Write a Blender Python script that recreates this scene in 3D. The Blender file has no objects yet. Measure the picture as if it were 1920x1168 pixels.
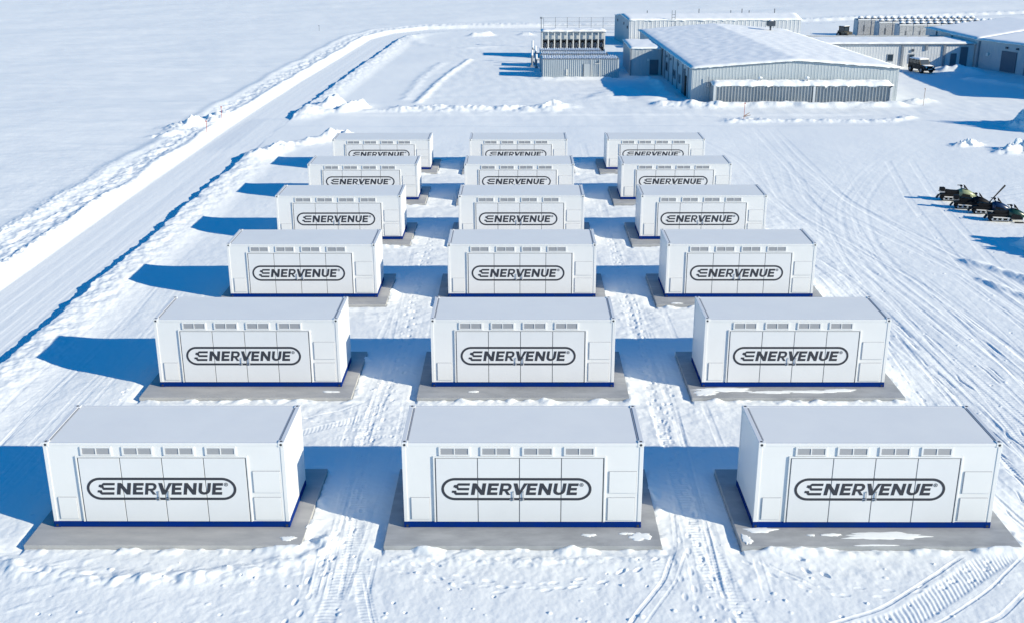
import bpy, bmesh, math, random
import numpy as np
from mathutils import Vector, Matrix
S = bpy.context.scene
COL = S.collection
R = math.radians

# ------------------------------------------------------------------ camera, sky, sun, exposure
camd = bpy.data.cameras.new("camera"); cam = bpy.data.objects.new("camera", camd); COL.objects.link(cam)
camd.sensor_width = 36.0; camd.lens = 36.0 * 2103.5 / 1920.0
camd.clip_start = 0.5; camd.clip_end = 9000
cam.location = (0, 0, 14.7304)
cam.matrix_world = (Matrix.Translation((0, 0, 14.7304)) @ Matrix.Rotation(0.0077, 4, 'Z') @
                    Matrix.Rotation(math.pi/2 - 0.3367, 4, 'X') @ Matrix.Rotation(-0.0027, 4, 'Z'))
S.camera = cam
SUN_DIR = Vector((2.25, -1.05, 1.0)).normalized()          # towards the sun
SUN_EL = math.asin(SUN_DIR.z); SUN_AZ = math.atan2(SUN_DIR.x, SUN_DIR.y)
w = bpy.data.worlds.new("World"); S.world = w; w.use_nodes = True
nt = w.node_tree; bg = nt.nodes["Background"]
sky = nt.nodes.new("ShaderNodeTexSky"); sky.sky_type = 'NISHITA'; sky.sun_disc = False
sky.sun_elevation = SUN_EL; sky.sun_rotation = SUN_AZ
sky.air_density = 1.6; sky.dust_density = 0.0; sky.ozone_density = 8.0; sky.altitude = 0
gain = nt.nodes.new("ShaderNodeVectorMath"); gain.operation = 'MULTIPLY'; gain.inputs[1].default_value = (0.03, 0.62, 0.91)   # deep clear winter blue
nt.links.new(sky.outputs[0], gain.inputs[0]); nt.links.new(gain.outputs[0], bg.inputs[0]); bg.inputs[1].default_value = 0.112
sd = bpy.data.lights.new("sun", 'SUN'); sd.energy = 4.6; sd.angle = R(0.5); sd.color = (1.0, 0.89, 0.68)
so = bpy.data.objects.new("sun", sd); COL.objects.link(so)
so.rotation_euler = (-SUN_DIR).to_track_quat('-Z', 'Y').to_euler()
S.view_settings.view_transform = 'Standard'; S.view_settings.look = 'None'
S.view_settings.gamma = 1.0; S.view_settings.exposure = 0.46
S.view_settings.use_curve_mapping = False

# ------------------------------------------------------------------ materials
MATS = {}
def mat(name, col, rough=0.6, metal=0.0, spec=0.5, bump=None, noise=None, stripes=None):
    """bump=(scale,strength,dist); noise=(scale,col2,lo,hi) patchy second colour."""
    m = bpy.data.materials.new(name); m.use_nodes = True; n = m.node_tree; b = n.nodes["Principled BSDF"]
    b.inputs["Base Color"].default_value = (*col, 1); b.inputs["Roughness"].default_value = rough
    b.inputs["Metallic"].default_value = metal; b.inputs["Specular IOR Level"].default_value = spec
    tc = n.nodes.new("ShaderNodeTexCoord")
    if noise:
        sc, c2, lo, hi = noise[:4]
        oi = n.nodes.new("ShaderNodeObjectInfo"); mu = n.nodes.new("ShaderNodeMath"); mu.operation = 'MULTIPLY'; mu.inputs[1].default_value = 43.0
        n.links.new(oi.outputs["Random"], mu.inputs[0]); ad = n.nodes.new("ShaderNodeVectorMath")     # wear differs from unit to unit
        n.links.new(tc.outputs["Object"], ad.inputs[0]); n.links.new(mu.outputs[0], ad.inputs[1])
        t = n.nodes.new("ShaderNodeTexNoise"); t.inputs["Scale"].default_value = sc; t.inputs["Detail"].default_value = 6
        t.inputs["Roughness"].default_value = 0.62
        if len(noise) > 4:
            mp = n.nodes.new("ShaderNodeMapping"); mp.inputs["Scale"].default_value = noise[4]
            n.links.new(ad.outputs[0], mp.inputs[0]); n.links.new(mp.outputs[0], t.inputs[0])
        else: n.links.new(ad.outputs[0], t.inputs[0])
        r = n.nodes.new("ShaderNodeMapRange"); r.inputs[1].default_value = lo; r.inputs[2].default_value = hi
        n.links.new(t.outputs[0], r.inputs[0])
        mx = n.nodes.new("ShaderNodeMix"); mx.data_type = 'RGBA'
        mx.inputs[6].default_value = (*col, 1); mx.inputs[7].default_value = (*c2, 1)
        n.links.new(r.outputs[0], mx.inputs[0]); n.links.new(mx.outputs[2], b.inputs["Base Color"])
    if bump:
        t = n.nodes.new("ShaderNodeTexNoise"); t.inputs["Scale"].default_value = bump[0]; t.inputs["Detail"].default_value = 5
        n.links.new(tc.outputs["Object"], t.inputs[0])
        bp = n.nodes.new("ShaderNodeBump"); bp.inputs["Strength"].default_value = bump[1]; bp.inputs["Distance"].default_value = bump[2]
        n.links.new(t.outputs[0], bp.inputs["Height"]); n.links.new(bp.outputs[0], b.inputs["Normal"])
    MATS[name] = m
    return m
SNOW = (0.875, 0.905, 0.90)
mat('snow', SNOW, 0.7, spec=0.15, bump=(7.0, 0.16, 0.04))
mat('roof_snow', (0.91, 0.93, 0.93), 0.7, spec=0.15, bump=(1.6, 0.10, 0.08))
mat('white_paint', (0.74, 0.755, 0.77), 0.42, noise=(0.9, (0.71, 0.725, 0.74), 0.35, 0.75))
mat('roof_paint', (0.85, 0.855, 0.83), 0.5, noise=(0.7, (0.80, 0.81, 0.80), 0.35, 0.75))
mat('door_paint', (0.70, 0.72, 0.75), 0.4, noise=(0.8, (0.67, 0.69, 0.72), 0.35, 0.7))
mat('gap_shade', (0.15, 0.165, 0.19), 0.7)  # dark grey standing in for the shade inside the door gaps
mat('hatch_line', (0.33, 0.35, 0.39), 0.7)
mat('blue_paint', (0.001, 0.024, 0.20), 0.6, spec=0.04, noise=(2.0, (0.004, 0.03, 0.15), 0.4, 0.7))
mat('louvre', (0.36, 0.38, 0.42), 0.5)
mat('logo_ink', (0.028, 0.032, 0.045), 0.55)
mat('hole', (0.03, 0.035, 0.045), 0.8)
mat('steel', (0.55, 0.57, 0.60), 0.35, 0.8)
mat('concrete', (0.39, 0.405, 0.42), 0.85, bump=(14, 0.2, 0.01), noise=(0.9, (0.30, 0.315, 0.33), 0.38, 0.62, (1.0, 2.6, 1.0)))
mat('concrete_warm', (0.42, 0.425, 0.425), 0.85, bump=(14, 0.2, 0.01), noise=(1.3, (0.33, 0.34, 0.35), 0.38, 0.7, (0.7, 2.2, 1.0)))
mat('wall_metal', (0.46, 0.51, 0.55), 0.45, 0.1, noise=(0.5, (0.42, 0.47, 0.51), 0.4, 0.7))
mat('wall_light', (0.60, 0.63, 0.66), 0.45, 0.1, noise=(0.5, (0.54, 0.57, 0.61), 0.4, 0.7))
mat('shed_metal', (0.36, 0.39, 0.42), 0.4, 0.2, noise=(0.8, (0.30, 0.33, 0.36), 0.4, 0.7))
mat('dark_metal', (0.06, 0.075, 0.10), 0.5, 0.3)
mat('door_dark', (0.10, 0.13, 0.17), 0.5)
mat('trim', (0.22, 0.25, 0.29), 0.5)
mat('glass_dark', (0.03, 0.045, 0.06), 0.12, spec=0.8)
mat('black_plastic', (0.006, 0.007, 0.010), 0.6, spec=0.2)
mat('rubber', (0.006, 0.007, 0.010), 0.6, spec=0.2)
mat('truck_paint', (0.008, 0.014, 0.022), 0.5, spec=0.3)
mat('tractor_paint', (0.05, 0.05, 0.045), 0.5, noise=(3, (0.25, 0.22, 0.15), 0.5, 0.7))
mat('sled_yellow', (0.30, 0.34, 0.20), 0.35)
mat('sled_black', (0.006, 0.007, 0.010), 0.6, spec=0.2)
mat('sled_blue', (0.010, 0.03, 0.09), 0.3)
mat('sled_green', (0.010, 0.045, 0.034), 0.3)
mat('sled_seat', (0.006, 0.007, 0.010), 0.6, spec=0.2)
mat('red_paint', (0.40, 0.07, 0.06), 0.5)
mat('wood', (0.30, 0.22, 0.18), 0.8)
mat('lamp_white', (0.75, 0.75, 0.72), 0.4)
mat('cabinet', (0.42, 0.44, 0.46), 0.6, noise=(6.0, (0.20, 0.215, 0.23), 0.48, 0.68))
mat('cabinet_side', (0.42, 0.46, 0.50), 0.5)

# ------------------------------------------------------------------ object helpers
def link(o, parent=None):
    COL.objects.link(o)
    if parent is not None: o.parent = parent
    return o
def tag(o, label=None, cat=None, group=None, kind=None):
    for k, v in (('label', label), ('category', cat), ('group', group), ('kind', kind)):
        if v: o[k] = v
    return o
def thing(name, label, cat, loc=(0, 0, 0), rz=0, group=None):
    o = bpy.data.objects.new(name, None); o.empty_display_size = 0.3
    link(o); o.location = loc; o.rotation_euler = (0, 0, rz)
    return tag(o, label, cat, group)
def copy_tree(o, parent=None):
    c = o.copy(); COL.objects.link(c); c.parent = parent
    for ch in list(o.children): copy_tree(ch, c)
    return c

class MB:
    """collects shapes; build() links them as ONE mesh object"""
    def __init__(s): s.v = []; s.f = []; s.m = []; s.mats = []
    def mi(s, m):
        if m not in s.mats: s.mats.append(m)
        return s.mats.index(m)
    def add(s, vs, fs, m):
        k = len(s.v); i = s.mi(m); s.v += [tuple(a) for a in vs]
        for f in fs: s.f.append([a + k for a in f]); s.m.append(i)
        return s
    def box(s, x0, y0, z0, x1, y1, z1, m, bev=0.0, M=None):
        if bev > 0:
            bm = bmesh.new(); bmesh.ops.create_cube(bm, size=1)
            for v in bm.verts:
                v.co = Vector(((x0+x1)/2 + v.co.x*(x1-x0), (y0+y1)/2 + v.co.y*(y1-y0), (z0+z1)/2 + v.co.z*(z1-z0)))
            bmesh.ops.bevel(bm, geom=bm.edges[:], offset=bev, segments=2, affect='EDGES', profile=0.6)
            vs = [v.co.copy() for v in bm.verts]; bm.verts.index_update()
            fs = [[v.index for v in f.verts] for f in bm.faces]; bm.free()
        else:
            vs = [Vector(p) for p in ((x0,y0,z0),(x1,y0,z0),(x1,y1,z0),(x0,y1,z0),(x0,y0,z1),(x1,y0,z1),(x1,y1,z1),(x0,y1,z1))]
            fs = [(3,2,1,0),(4,5,6,7),(0,1,5,4),(1,2,6,5),(2,3,7,6),(3,0,4,7)]
        if M is not None: vs = [M @ v for v in vs]
        return s.add(vs, fs, m)
    def tube(s, pts, r, m, n=8, r2=None, cap=True):
        pts = [Vector(p) for p in pts]; vs = []; fs = []
        L = len(pts)
        for i, p in enumerate(pts):
            d = (pts[min(i+1, L-1)] - pts[max(i-1, 0)]).normalized()
            a = d.cross(Vector((0, 0, 1)) if abs(d.z) < 0.9 else Vector((1, 0, 0))).normalized(); b = d.cross(a)
            rr = r if r2 is None else r + (r2 - r) * i / (L-1)
            for k in range(n):
                t = 2*math.pi*k/n; vs.append(p + a*(rr*math.cos(t)) + b*(rr*math.sin(t)))
        for i in range(L-1):
            for k in range(n):
                fs.append((i*n+k, i*n+(k+1) % n, (i+1)*n+(k+1) % n, (i+1)*n+k))
        if cap: fs.append(list(range(n))); fs.append([(L-1)*n + k for k in range(n)][::-1])
        return s.add(vs, fs, m)
    def prism(s, prof, y0, y1, m):
        """profile in xz, extruded along y"""
        n = len(prof); vs = [(x, y0, z) for x, z in prof] + [(x, y1, z) for x, z in prof]
        fs = [list(range(n)), list(range(2*n-1, n-1, -1))] + [(i, i+n, (i+1) % n + n, (i+1) % n) for i in range(n)]
        return s.add(vs, fs, m)
    def build(s, name, parent=None, smooth=False, loc=None):
        me = bpy.data.meshes.new(name); me.from_pydata(s.v, [], s.f)
        for m in s.mats: me.materials.append(MATS[m])
        me.polygons.foreach_set('material_index', s.m)
        bm = bmesh.new(); bm.from_mesh(me); bmesh.ops.recalc_face_normals(bm, faces=bm.faces); bm.to_mesh(me); bm.free()
        if smooth: me.polygons.foreach_set('use_smooth', [True]*len(me.polygons))
        me.update(); o = bpy.data.objects.new(name, me); link(o, parent)
        if loc: o.location = loc
        return o

# ------------------------------------------------------------------ noise (numpy)
rs = np.random.RandomState(7)
GA = rs.rand(256, 256).astype(np.float32) * 2 * np.pi
GX, GY = np.cos(GA), np.sin(GA)
def pn(x, y, seed=0):
    x = x + 17.3*seed + 3.1; y = y + 9.7*seed + 5.7
    xf = np.floor(x); yf = np.floor(y); fx = (x - xf).astype(np.float32); fy = (y - yf).astype(np.float32)
    xi = xf.astype(np.int64) & 255; yi = yf.astype(np.int64) & 255; x1 = (xi+1) & 255; y1 = (yi+1) & 255
    u = fx*fx*fx*(fx*(fx*6-15)+10); v = fy*fy*fy*(fy*(fy*6-15)+10)
    a = GX[xi, yi]*fx + GY[xi, yi]*fy; b = GX[x1, yi]*(fx-1) + GY[x1, yi]*fy
    c = GX[xi, y1]*fx + GY[xi, y1]*(fy-1); d = GX[x1, y1]*(fx-1) + GY[x1, y1]*(fy-1)
    return (a + u*(b-a) + v*((c + u*(d-c)) - (a + u*(b-a)))) * 1.5
def fbm(x, y, o=3, seed=0, g=0.5):
    r = 0; a = 1.0
    for i in range(o): r = r + a*pn(x*2**i, y*2**i, seed+i); a *= g
    return r
def ss(e0, e1, x):
    t = np.clip((x - e0)/(e1 - e0), 0, 1); return t*t*(3-2*t)
def bump(x, c, wd): return np.exp(-((x-c)/wd)**2)

# ------------------------------------------------------------------ layout numbers
CW, CD, CH = 6.06, 2.286, 2.387
COLX = [[-11.97, -12.02, -11.94, -11.78, -11.71, -11.62],
        [-2.97, -2.94, -2.96, -2.97, -3.08, -3.14],
        [5.95, 6.04, 5.96, 5.80, 5.57, 5.35]]
ROWY = [25.34, 34.50, 43.84, 52.66, 60.85, 68.80]
ROWH = [2.387, 2.378, 2.266, 2.175, 1.992, 1.865]
PADS = [(COLX[c][r]-0.44, ROWY[r]-0.90, COLX[c][r]+CW+0.44, ROWY[r]+CD+0.96) for c in range(3) for r in range(6)]

# ------------------------------------------------------------------ the snow ground: one real heightfield
QUAL = 1.15
def build_ground():
    # rows: fine where the eye is close, coarser with distance; columns fan out
    ys = [-80, -60, -40, -25, -12, -4, 3, 8, 12, 15, 17.5, 19.3]
    y = 20.3
    while y < 235:
        ys.append(y); y += max(0.022, 2.9e-5/QUAL*y*y)
    while y < 5200: ys.append(y); y *= 1.06
    ys = np.array(ys, np.float64)
    n = int(1250*QUAL)
    u = np.linspace(-0.50, 0.50, n)
    ext = np.array([0.505, 0.52, 0.55, 0.6, 0.7, 0.85, 1.1, 1.6, 2.6, 5.0])
    u = np.concatenate([-ext[::-1], u, ext])
    wid = np.where(ys > 15, ys + 4, 19 + np.abs(15-ys)*0.35)
    X = (u[None, :] * wid[:, None]); Y = np.repeat(ys[:, None], len(u), 1)
    X = X.astype(np.float32); Y = Y.astype(np.float32)
    ny, nx = X.shape
    row = lambda a: int(np.searchsorted(ys, a))
    # fine-noise mask fades where the grid is coarser than the noise
    res = np.maximum(np.gradient(ys), wid/ (n))[:, None].astype(np.float32)
    fade = lambda wl: np.clip(1.4 - res*3.0/wl, 0, 1)
    Z = np.full_like(X, -0.10)
    # --- broad undulation
    Z += 0.05*fbm(X/9, Y/11, 2, 1) * ss(19, 24, Y)
    # --- general surface texture
    t1 = fbm(X/0.55, Y/0.8, 3, 5); Z += 0.009*t1*fade(0.5)
    Z += 0.0035*fbm(X/0.15, Y/0.2, 2, 8)*fade(0.16)
    yard = ss(82, 92, Y)*ss(165, 150, Y)*(0.25 + 0.75*ss(-10, -7, X))*ss(-18, -15, X)
    Z += yard*(0.022*pn(X/2.4 + Y/9, Y/1.1, 14) + 0.016*pn(X/0.9, Y/2.2 + X/3, 15) + 0.02*np.maximum(0, pn(X/0.8, Y/0.9, 16)-0.45))
    t2 = pn(X/2.2 + 0.4*Y/2.2, Y/2.6, 11); Z += 0.013*t2
    # --- road
    pl = np.array([(-20.25, -80), (-20.2, 60), (-20.0, 88), (-19.3, 110), (-17.6, 150), (-15.6, 157.5), (-12.0, 162.2), (-7, 164.0), (3, 165.0), (30, 169), (60, 180), (200, 230)])
    def sdist(P):
        best = np.full_like(X, 1e9); sg = np.zeros_like(X)
        for (ax, ay), (bx, by) in zip(P[:-1], P[1:]):
            dx, dy = bx-ax, by-ay; L2 = dx*dx+dy*dy
            t = np.clip(((X-ax)*dx + (Y-ay)*dy)/L2, 0, 1)
            ex = X-(ax+t*dx); ey = Y-(ay+t*dy); d = np.hypot(ex, ey)
            side = np.sign(ex*dy - ey*dx); k = d < best
            best = np.where(k, d, best); sg = np.where(k, side, sg)
        return best*sg
    s = sdist(pl)                                             # + on the right of the road
    wig = 0.16*pn(Y/1.7, X*0+3, 21) + 0.09*pn(Y/0.42, X*0+9, 22)*fade(0.4)
    sw = s + wig
    # left: sunlit slope up to the open snow field
    soft = ss(0, 9, X)*ss(150, 158, Y)
    left = ss(-1.95, -3.1, s + 0.12*pn(Y/3, X*0, 23))*(1-soft) + soft*ss(-2, -16, s)
    field = ss(-2.0, -7.0, s)
    Z += left*0.26
    far = ss(170, 240, Y)
    sas = fbm(X/7.5 + Y/30, Y/2.4 + X/14, 4, 31, 0.55)
    Z += field*(0.045*sas + 0.10*fbm(X/26, Y/14, 2, 36)) * (1-0.3*far)
    # open snow beyond the compound as well
    beyond = ss(168, 182, Y)*(1-field)
    Z += beyond*(0.06*sas + 0.2)
    # lumpy crumbs on the two plough lines left of the road
    for c, wd, a in ((-2.95, 0.28, 0.13), (-5.3, 0.5, 0.12)):
        k = np.exp(-((s-c + 0.35*pn(Y/6, X*0, 40+int(-c)))/wd)**2)
        Z += k*a*np.maximum(0, fbm(X/0.32, Y/0.36, 2, 43)+0.25)*fade(0.3) + k*0.08
    Z += np.exp(-((s+3.9)/0.8)**2)*0.10*fbm(X/0.7, Y/1.2, 3, 45)
    # carriageway, packed, fine ruts along it
    rd = ss(2.05, 1.9, sw)*ss(-2.3, -1.9, s)
    J = ss(73.5, 76.5, Y)*ss(89.2, 87.2, Y)
    Z = Z*(1-rd) + rd*(-0.20 + 0.095*J*ss(-2, 0.5, s) + 0.0035*pn(s/0.16, Y/18, 51)*fade(0.2) + 0.007*pn(s/0.42, Y/25, 52) + 0.005*pn(s/1.1, Y/30, 54) + 0.003*fbm(X/0.3, Y/0.9, 2, 53))
    # right bank: steep cut, casts the dark line on the road
    junction = 1 - J
    bank = ss(1.92, 2.08, sw)*ss(4.6, 2.3, s)*junction*ss(162, 150, Y)
    Z += bank*(0.23 + 0.05*fbm(X/0.6, Y/0.9, 3, 57))
    # --- side cross road at the junction, going right
    cr = ss(84.5, 85.3, Y)*ss(90.3, 89.5, Y)*ss(-18.4, -16, X)*ss(31, 27, X)
    Z -= cr*0.06
    # --- ridges and piles
    def ridge(P, wd, h, lump, sc=0.5, seed=60):
        best = np.full_like(X, 1e9)
        P = np.array(P, float); x0, x1 = P[:, 0].min()-wd*4, P[:, 0].max()+wd*4
        r0, r1 = row(P[:, 1].min()-wd*4), row(P[:, 1].max()+wd*4)
        x = X[r0:r1]; y = Y[r0:r1]; best = np.full_like(x, 1e9)
        for (ax, ay), (bx, by) in zip(P[:-1], P[1:]):
            dx, dy = bx-ax, by-ay; t = np.clip(((x-ax)*dx+(y-ay)*dy)/(dx*dx+dy*dy), 0, 1)
            best = np.minimum(best, np.hypot(x-ax-t*dx, y-ay-t*dy))
        d = best + wd*0.35*pn(x/1.3, y/1.3, seed)
        k = np.exp(-(np.maximum(d, 0)/wd)**2)
        rz = np.maximum(res[r0:r1], 0.02); a1 = np.clip(1.3 - rz*1.2/sc, 0.25, 1)
        Z[r0:r1] += k*h*(1 + lump*a1*(fbm(x/(sc*1.6), y/(sc*1.3), 2, seed+1, 0.5)*0.75 + np.abs(pn(x/sc*1.1, y/sc*1.1, seed+2))*0.5 - 0.15))
    ridge([(-17.2, 72.5), (-16.2, 76.5), (-14.2, 78.6), (-12.8, 80.2)], 0.75, 0.34, 0.7, 0.6, 61)
    ridge([(-13.6, 79.2), (-12.4, 80.0)], 0.8, 0.26, 1.2, 0.6, 62)
    ridge([(-17.0, 91.6), (-15.4, 94.2), (-13.6, 94.6)], 0.8, 0.30, 0.9, 0.8, 63)
    ridge([(-15.9, 93.8), (-15.2, 95.0)], 0.42, 0.62, 0.5, 0.6, 101)
    ridge([(-14.3, 91.6), (-13.2, 93.6)], 0.50, 0.66, 0.6, 0.6, 102)
    ridge([(-24.6, 83.0), (-24.2, 84.2)], 0.35, 0.45, 0.8, 0.5, 103)
    ridge([(-17.2, 90.6), (-13.0, 91.6), (-9.5, 91.8)], 0.55, 0.16, 0.9, 0.5, 64)
    ridge([(-9.6, 92.5), (-2.0, 92.6), (2.4, 92.8), (3.2, 94.0)], 1.15, 0.26, 1.0, 0.6, 65)
    ridge([(2.3, 92.6), (3.0, 94.6)], 0.8, 0.2, 1.2, 0.6, 66)
    ridge([(-8.7, 96.0), (-7.9, 108), (-6.9, 118), (-5.6, 127)], 0.34, 0.13, 0.5, 0.8, 67)
    ridge([(-10.0, 98), (-9.8, 112), (-8.5, 124)], 0.5, 0.06, 0.8, 0.8, 75)
    ridge([(-14.5, 152), (-12.6, 143), (-6.5, 138.5), (-4.0, 140)], 1.0, 0.12, 0.3, 1.0, 68)
    ridge([(-6.0, 154), (-4.4, 155)], 0.8, 0.5, 1.2, 0.8, 69)
    ridge([(0.5, 155), (1.2, 155)], 0.6, 0.4, 1.0, 0.8, 70)
    ridge([(-25.6, 82.6), (-24.0, 84.6), (-23.4, 88)], 0.8, 0.26, 1.4, 0.5, 71)
    ridge([(-26, 79.5), (-24.5, 80.8)], 0.5, 0.16, 1.6, 0.5, 72)
    # plough banks by the buildings
    ridge([(16.8, 94.2), (22.8, 94.3), (23.6, 94.0), (24.6, 94.0), (25.6, 94.3), (31.5, 94.3)], 0.8, 0.34, 0.3, 0.6, 73)
    ridge([(11.8, 94.9), (14.2, 94.2), (16.2, 93.6)], 0.8, 0.28, 1.0, 0.6, 74)
    ridge([(14.2, 94.6), (15.2, 94.6)], 0.7, 0.24, 0.7, 0.6, 76)
    ridge([(33.4, 95.6), (34.4, 96.4)], 0.8, 0.28, 0.8, 0.6, 77)
    ridge([(16.2, 87.0), (20, 87.3), (28.2, 86.8), (30.5, 88.4)], 0.55, 0.16, 1.0, 0.5, 78)
    ridge([(16.4, 88.0), (18.5, 88.0)], 0.5, 0.12, 1.5, 0.4, 79)
    ridge([(2.4, 110.7), (8.5, 110.9)], 0.6, 0.22, 0.5, 0.8, 80)
    ridge([(13.0, 98.5), (13.2, 108), (12.2, 111)], 0.7, 0.30, 0.8, 0.7, 81)
    ridge([(7.4, 99), (9.6, 104), (11.4, 98.6)], 1.6, 0.20, 0.1, 2.0, 82)
    ridge([(43.5, 116.5), (45.6, 115.5)], 1.2, 0.6, 0.5, 0.9, 83)
    ridge([(43.5, 110), (47.4, 103)], 0.6, 0.3, 0.3, 0.9, 84)
    ridge([(30.2, 76.8), (31.4, 77.4)], 0.45, 0.25, 1.2, 0.4, 86)
    ridge([(32.6, 74.8), (35.5, 75.2)], 0.7, 0.36, 1.2, 0.5, 87)
    ridge([(20.5, 49.2), (22.0, 46.5), (23.5, 42.5)], 0.35, 0.16, 0.3, 0.5, 88)
    ridge([(20.0, 46.5), (21.2, 43.5), (22.0, 40.5)], 0.25, 0.10, 0.5, 0.5, 89)
    # berm line in front of the near pads
    ridge([(-13.6, 24.6), (-12.2, 23.6), (-10.0, 23.0), (-8.0, 23.1), (-5.6, 23.7), (-4.8, 24.6)], 0.28, 0.07, 1.2, 0.35, 90)
    ridge([(-5.9, 24.2), (-5.0, 24.9)], 0.3, 0.10, 1.4, 0.3, 91)
    ridge([(-2.9, 24.2), (0.2, 23.9), (3.6, 24.2)], 0.3, 0.03, 1.8, 0.25, 92)
    # trampled snow in the lanes between the containers
    lane = (bump(X, -4.45, 1.05) + bump(X, 4.5, 1.05))*ss(80, 72, Y) + 0.7*ss(12.6, 13.4, X)*ss(15.5, 14, X)*ss(70, 60, Y)
    for r in range(6):
        lane += 0.8*bump(Y, ROWY[r]-1.9, 0.75)*ss(-13, -12, X)*ss(14, 12, X)
    lane = np.clip(lane, 0, 1)
    cr3 = fbm(X/0.28, Y/0.34, 2, 95)
    Z += lane*(0.010*cr3*fade(0.28) + 0.020*fbm(X/0.9, Y/0.7, 2, 97))
    # crusty streaks lower left and around
    st = np.maximum(0, pn(X/0.9 + Y/1.1, Y/0.35 - X/0.5, 99)-0.25)
    Z += 0.022*st*ss(-3.5, -6, X)*ss(26, 24, Y)*fade(0.35)

    # --- tracks
    def track(P, gauge, wd, depth, rib=0.0, ribl=0.14, axis='y', berm=0.35):
        """ruts along a smooth polyline, single valued in y (or x)"""
        P = np.array(P, float); depth *= (0.7 if P[:, 1].mean() > 80 else 0.27) if (axis == 'x' or P[:, 0].mean() > 8) else 0.20; rib *= 0.24
        k = 1 if axis == 'y' else 0
        P = P[np.argsort(P[:, k])]
        a0, a1 = P[0, k], P[-1, k]
        # smooth resample
        tt = np.linspace(a0, a1, 240); vv = np.interp(tt, P[:, k], P[:, 1-k])
        ker = np.hanning(41); ker /= ker.sum(); vv = np.convolve(np.pad(vv, 20, mode='reflect', reflect_type='odd'), ker, 'valid')
        dv = np.gradient(vv, tt); arc = np.concatenate([[0], np.cumsum(np.hypot(np.diff(tt), np.diff(vv)))])
        if axis == 'y': r0, r1 = row(a0), row(a1)
        else: r0, r1 = row(vv.min()-2), row(vv.max()+2)
        if r1 <= r0: return
        x = X[r0:r1]; y = Y[r0:r1]; z = Z[r0:r1]; fd = np.clip(1.4 - res[r0:r1]*2.2/wd, 0.15, 1)
        A = y if axis == 'y' else x; B = x if axis == 'y' else y
        if axis == 'y':
            c = np.interp(ys[r0:r1], tt, vv)[:, None].astype(np.float32); sl = np.interp(ys[r0:r1], tt, dv)[:, None]
        else:
            c = np.interp(A, tt, vv).astype(np.float32); sl = np.interp(A, tt, dv)
        d = (B - c)/np.sqrt(1+sl*sl)
        inr = ss(a0, a0+0.8, A)*ss(a1, a1-0.8, A)
        for g in ([-gauge/2, gauge/2] if gauge else [0.0]):
            e = np.abs(d - g)
            m = ss(wd*0.62, wd*0.42, e)*inr
            lip = np.exp(-((e - wd*0.62)/(wd*0.22))**2)*inr
            z -= m*depth*fd; z += lip*depth*berm*fd
            if rib:
                ph = np.interp(A, tt, arc)*(2*np.pi/ribl) + 2.2*np.abs(d-g)/wd
                z += m*rib*np.sin(ph)*np.clip(1.5 - res[r0:r1]*2.5/ribl, 0, 1)
    rnd = random.Random(5)
    # tractor treads near the camera
    track([(-4.45, 20), (-4.35, 22), (-4.15, 24), (-4.4, 27), (-4.8, 31), (-4.4, 36)], 0, 0.42, 0.04, 0.022, 0.13)
    track([(-3.0, 20), (-3.6, 22.2), (-3.95, 24.2)], 0, 0.34, 0.035, 0.020, 0.12)
    track([(-2.9, 20.2), (-3.35, 21.5), (-3.85, 23.6)], 0, 0.07, 0.05)
    track([(1.9, 20.2), (2.6, 21.6), (3.4, 23), (3.9, 24.6), (4.1, 27)], 0, 0.10, 0.06)
    track([(2.2, 20.2), (2.95, 21.6), (3.7, 23), (4.2, 24.6)], 0, 0.07, 0.04)
    track([(5.2, 20.2), (4.9, 23), (4.5, 26), (4.4, 33)], 0, 0.4, 0.03, 0.016, 0.13)
    track([(6.4, 20.6), (8.6, 21.5), (10.2, 22.8), (11.9, 24.3), (12.9, 26.2)], 0, 0.62, 0.045, 0.026, 0.15, 'x')
    track([(7.4, 20.5), (9.4, 21.4), (11.0, 22.7), (12.6, 24.4), (13.4, 26.2)], 0, 0.07, 0.05, axis='x')
    track([(6.0, 20.9), (8.2, 21.9), (9.8, 23.2), (11.4, 24.6), (12.4, 26.4)], 0, 0.10, 0.05, axis='x')
    track([(8.8, 20.5), (10.8, 21.6), (12.2, 23.0), (13.4, 24.9)], 0, 0.12, 0.04, axis='x')
    track([(5.6, 24.2), (6.6, 23.2), (7.4, 22.4)], 0, 0.08, 0.05, axis='x')
    # curve behind the near left container, between the rows
    track([(-11, 30.0), (-7.0, 30.9), (-5.0, 32.2), (-3.9, 33.8)], 0, 0.35, 0.03, 0.018, 0.13, 'x')
    track([(-11, 31.6), (-7.4, 31.8), (-5.4, 33.0), (-4.6, 34.2)], 0, 0.08, 0.05, axis='x')
    track([(-6.0, 31.0), (-4, 31.2), (-2, 31.0)], 0.6, 0.2, 0.02, 0.015, 0.12, 'x')
    for c in (-4.45, 4.5):
        for i in range(7):
            o = rnd.uniform(-0.9, 0.9); P = [(c+o+rnd.uniform(-.25, .25), yy) for yy in range(22, 82, 8)]
            track(P, rnd.choice([0, 0, 1.1]), rnd.choice([0.1, 0.18, 0.34]), rnd.uniform(0.015, 0.035), rnd.choice([0, 0.012]))
    # left strip along the containers
    for o in (-15.6, -15.0, -14.3, -13.5, -16.1):
        track([(o+rnd.uniform(-.3, .3) + (0.04*max(0, 0)), yy) for yy in range(26, 76, 7)], rnd.choice([0, 0.9]), 0.12, 0.03)
    track([(-16.2, 32), (-15.6, 38), (-15.5, 46), (-15.2, 54), (-14.0, 62)], 0, 0.06, 0.05)
    # road edge ruts
    for o in (-0.9, -0.2, 0.35, 1.1):
        track([(-20.2+o, 20), (-20.2+o+0.1, 60), (-19.9+o, 90), (-19.2+o, 112), (-17.7+o, 149)], 0, 0.2, 0.02)
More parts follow.
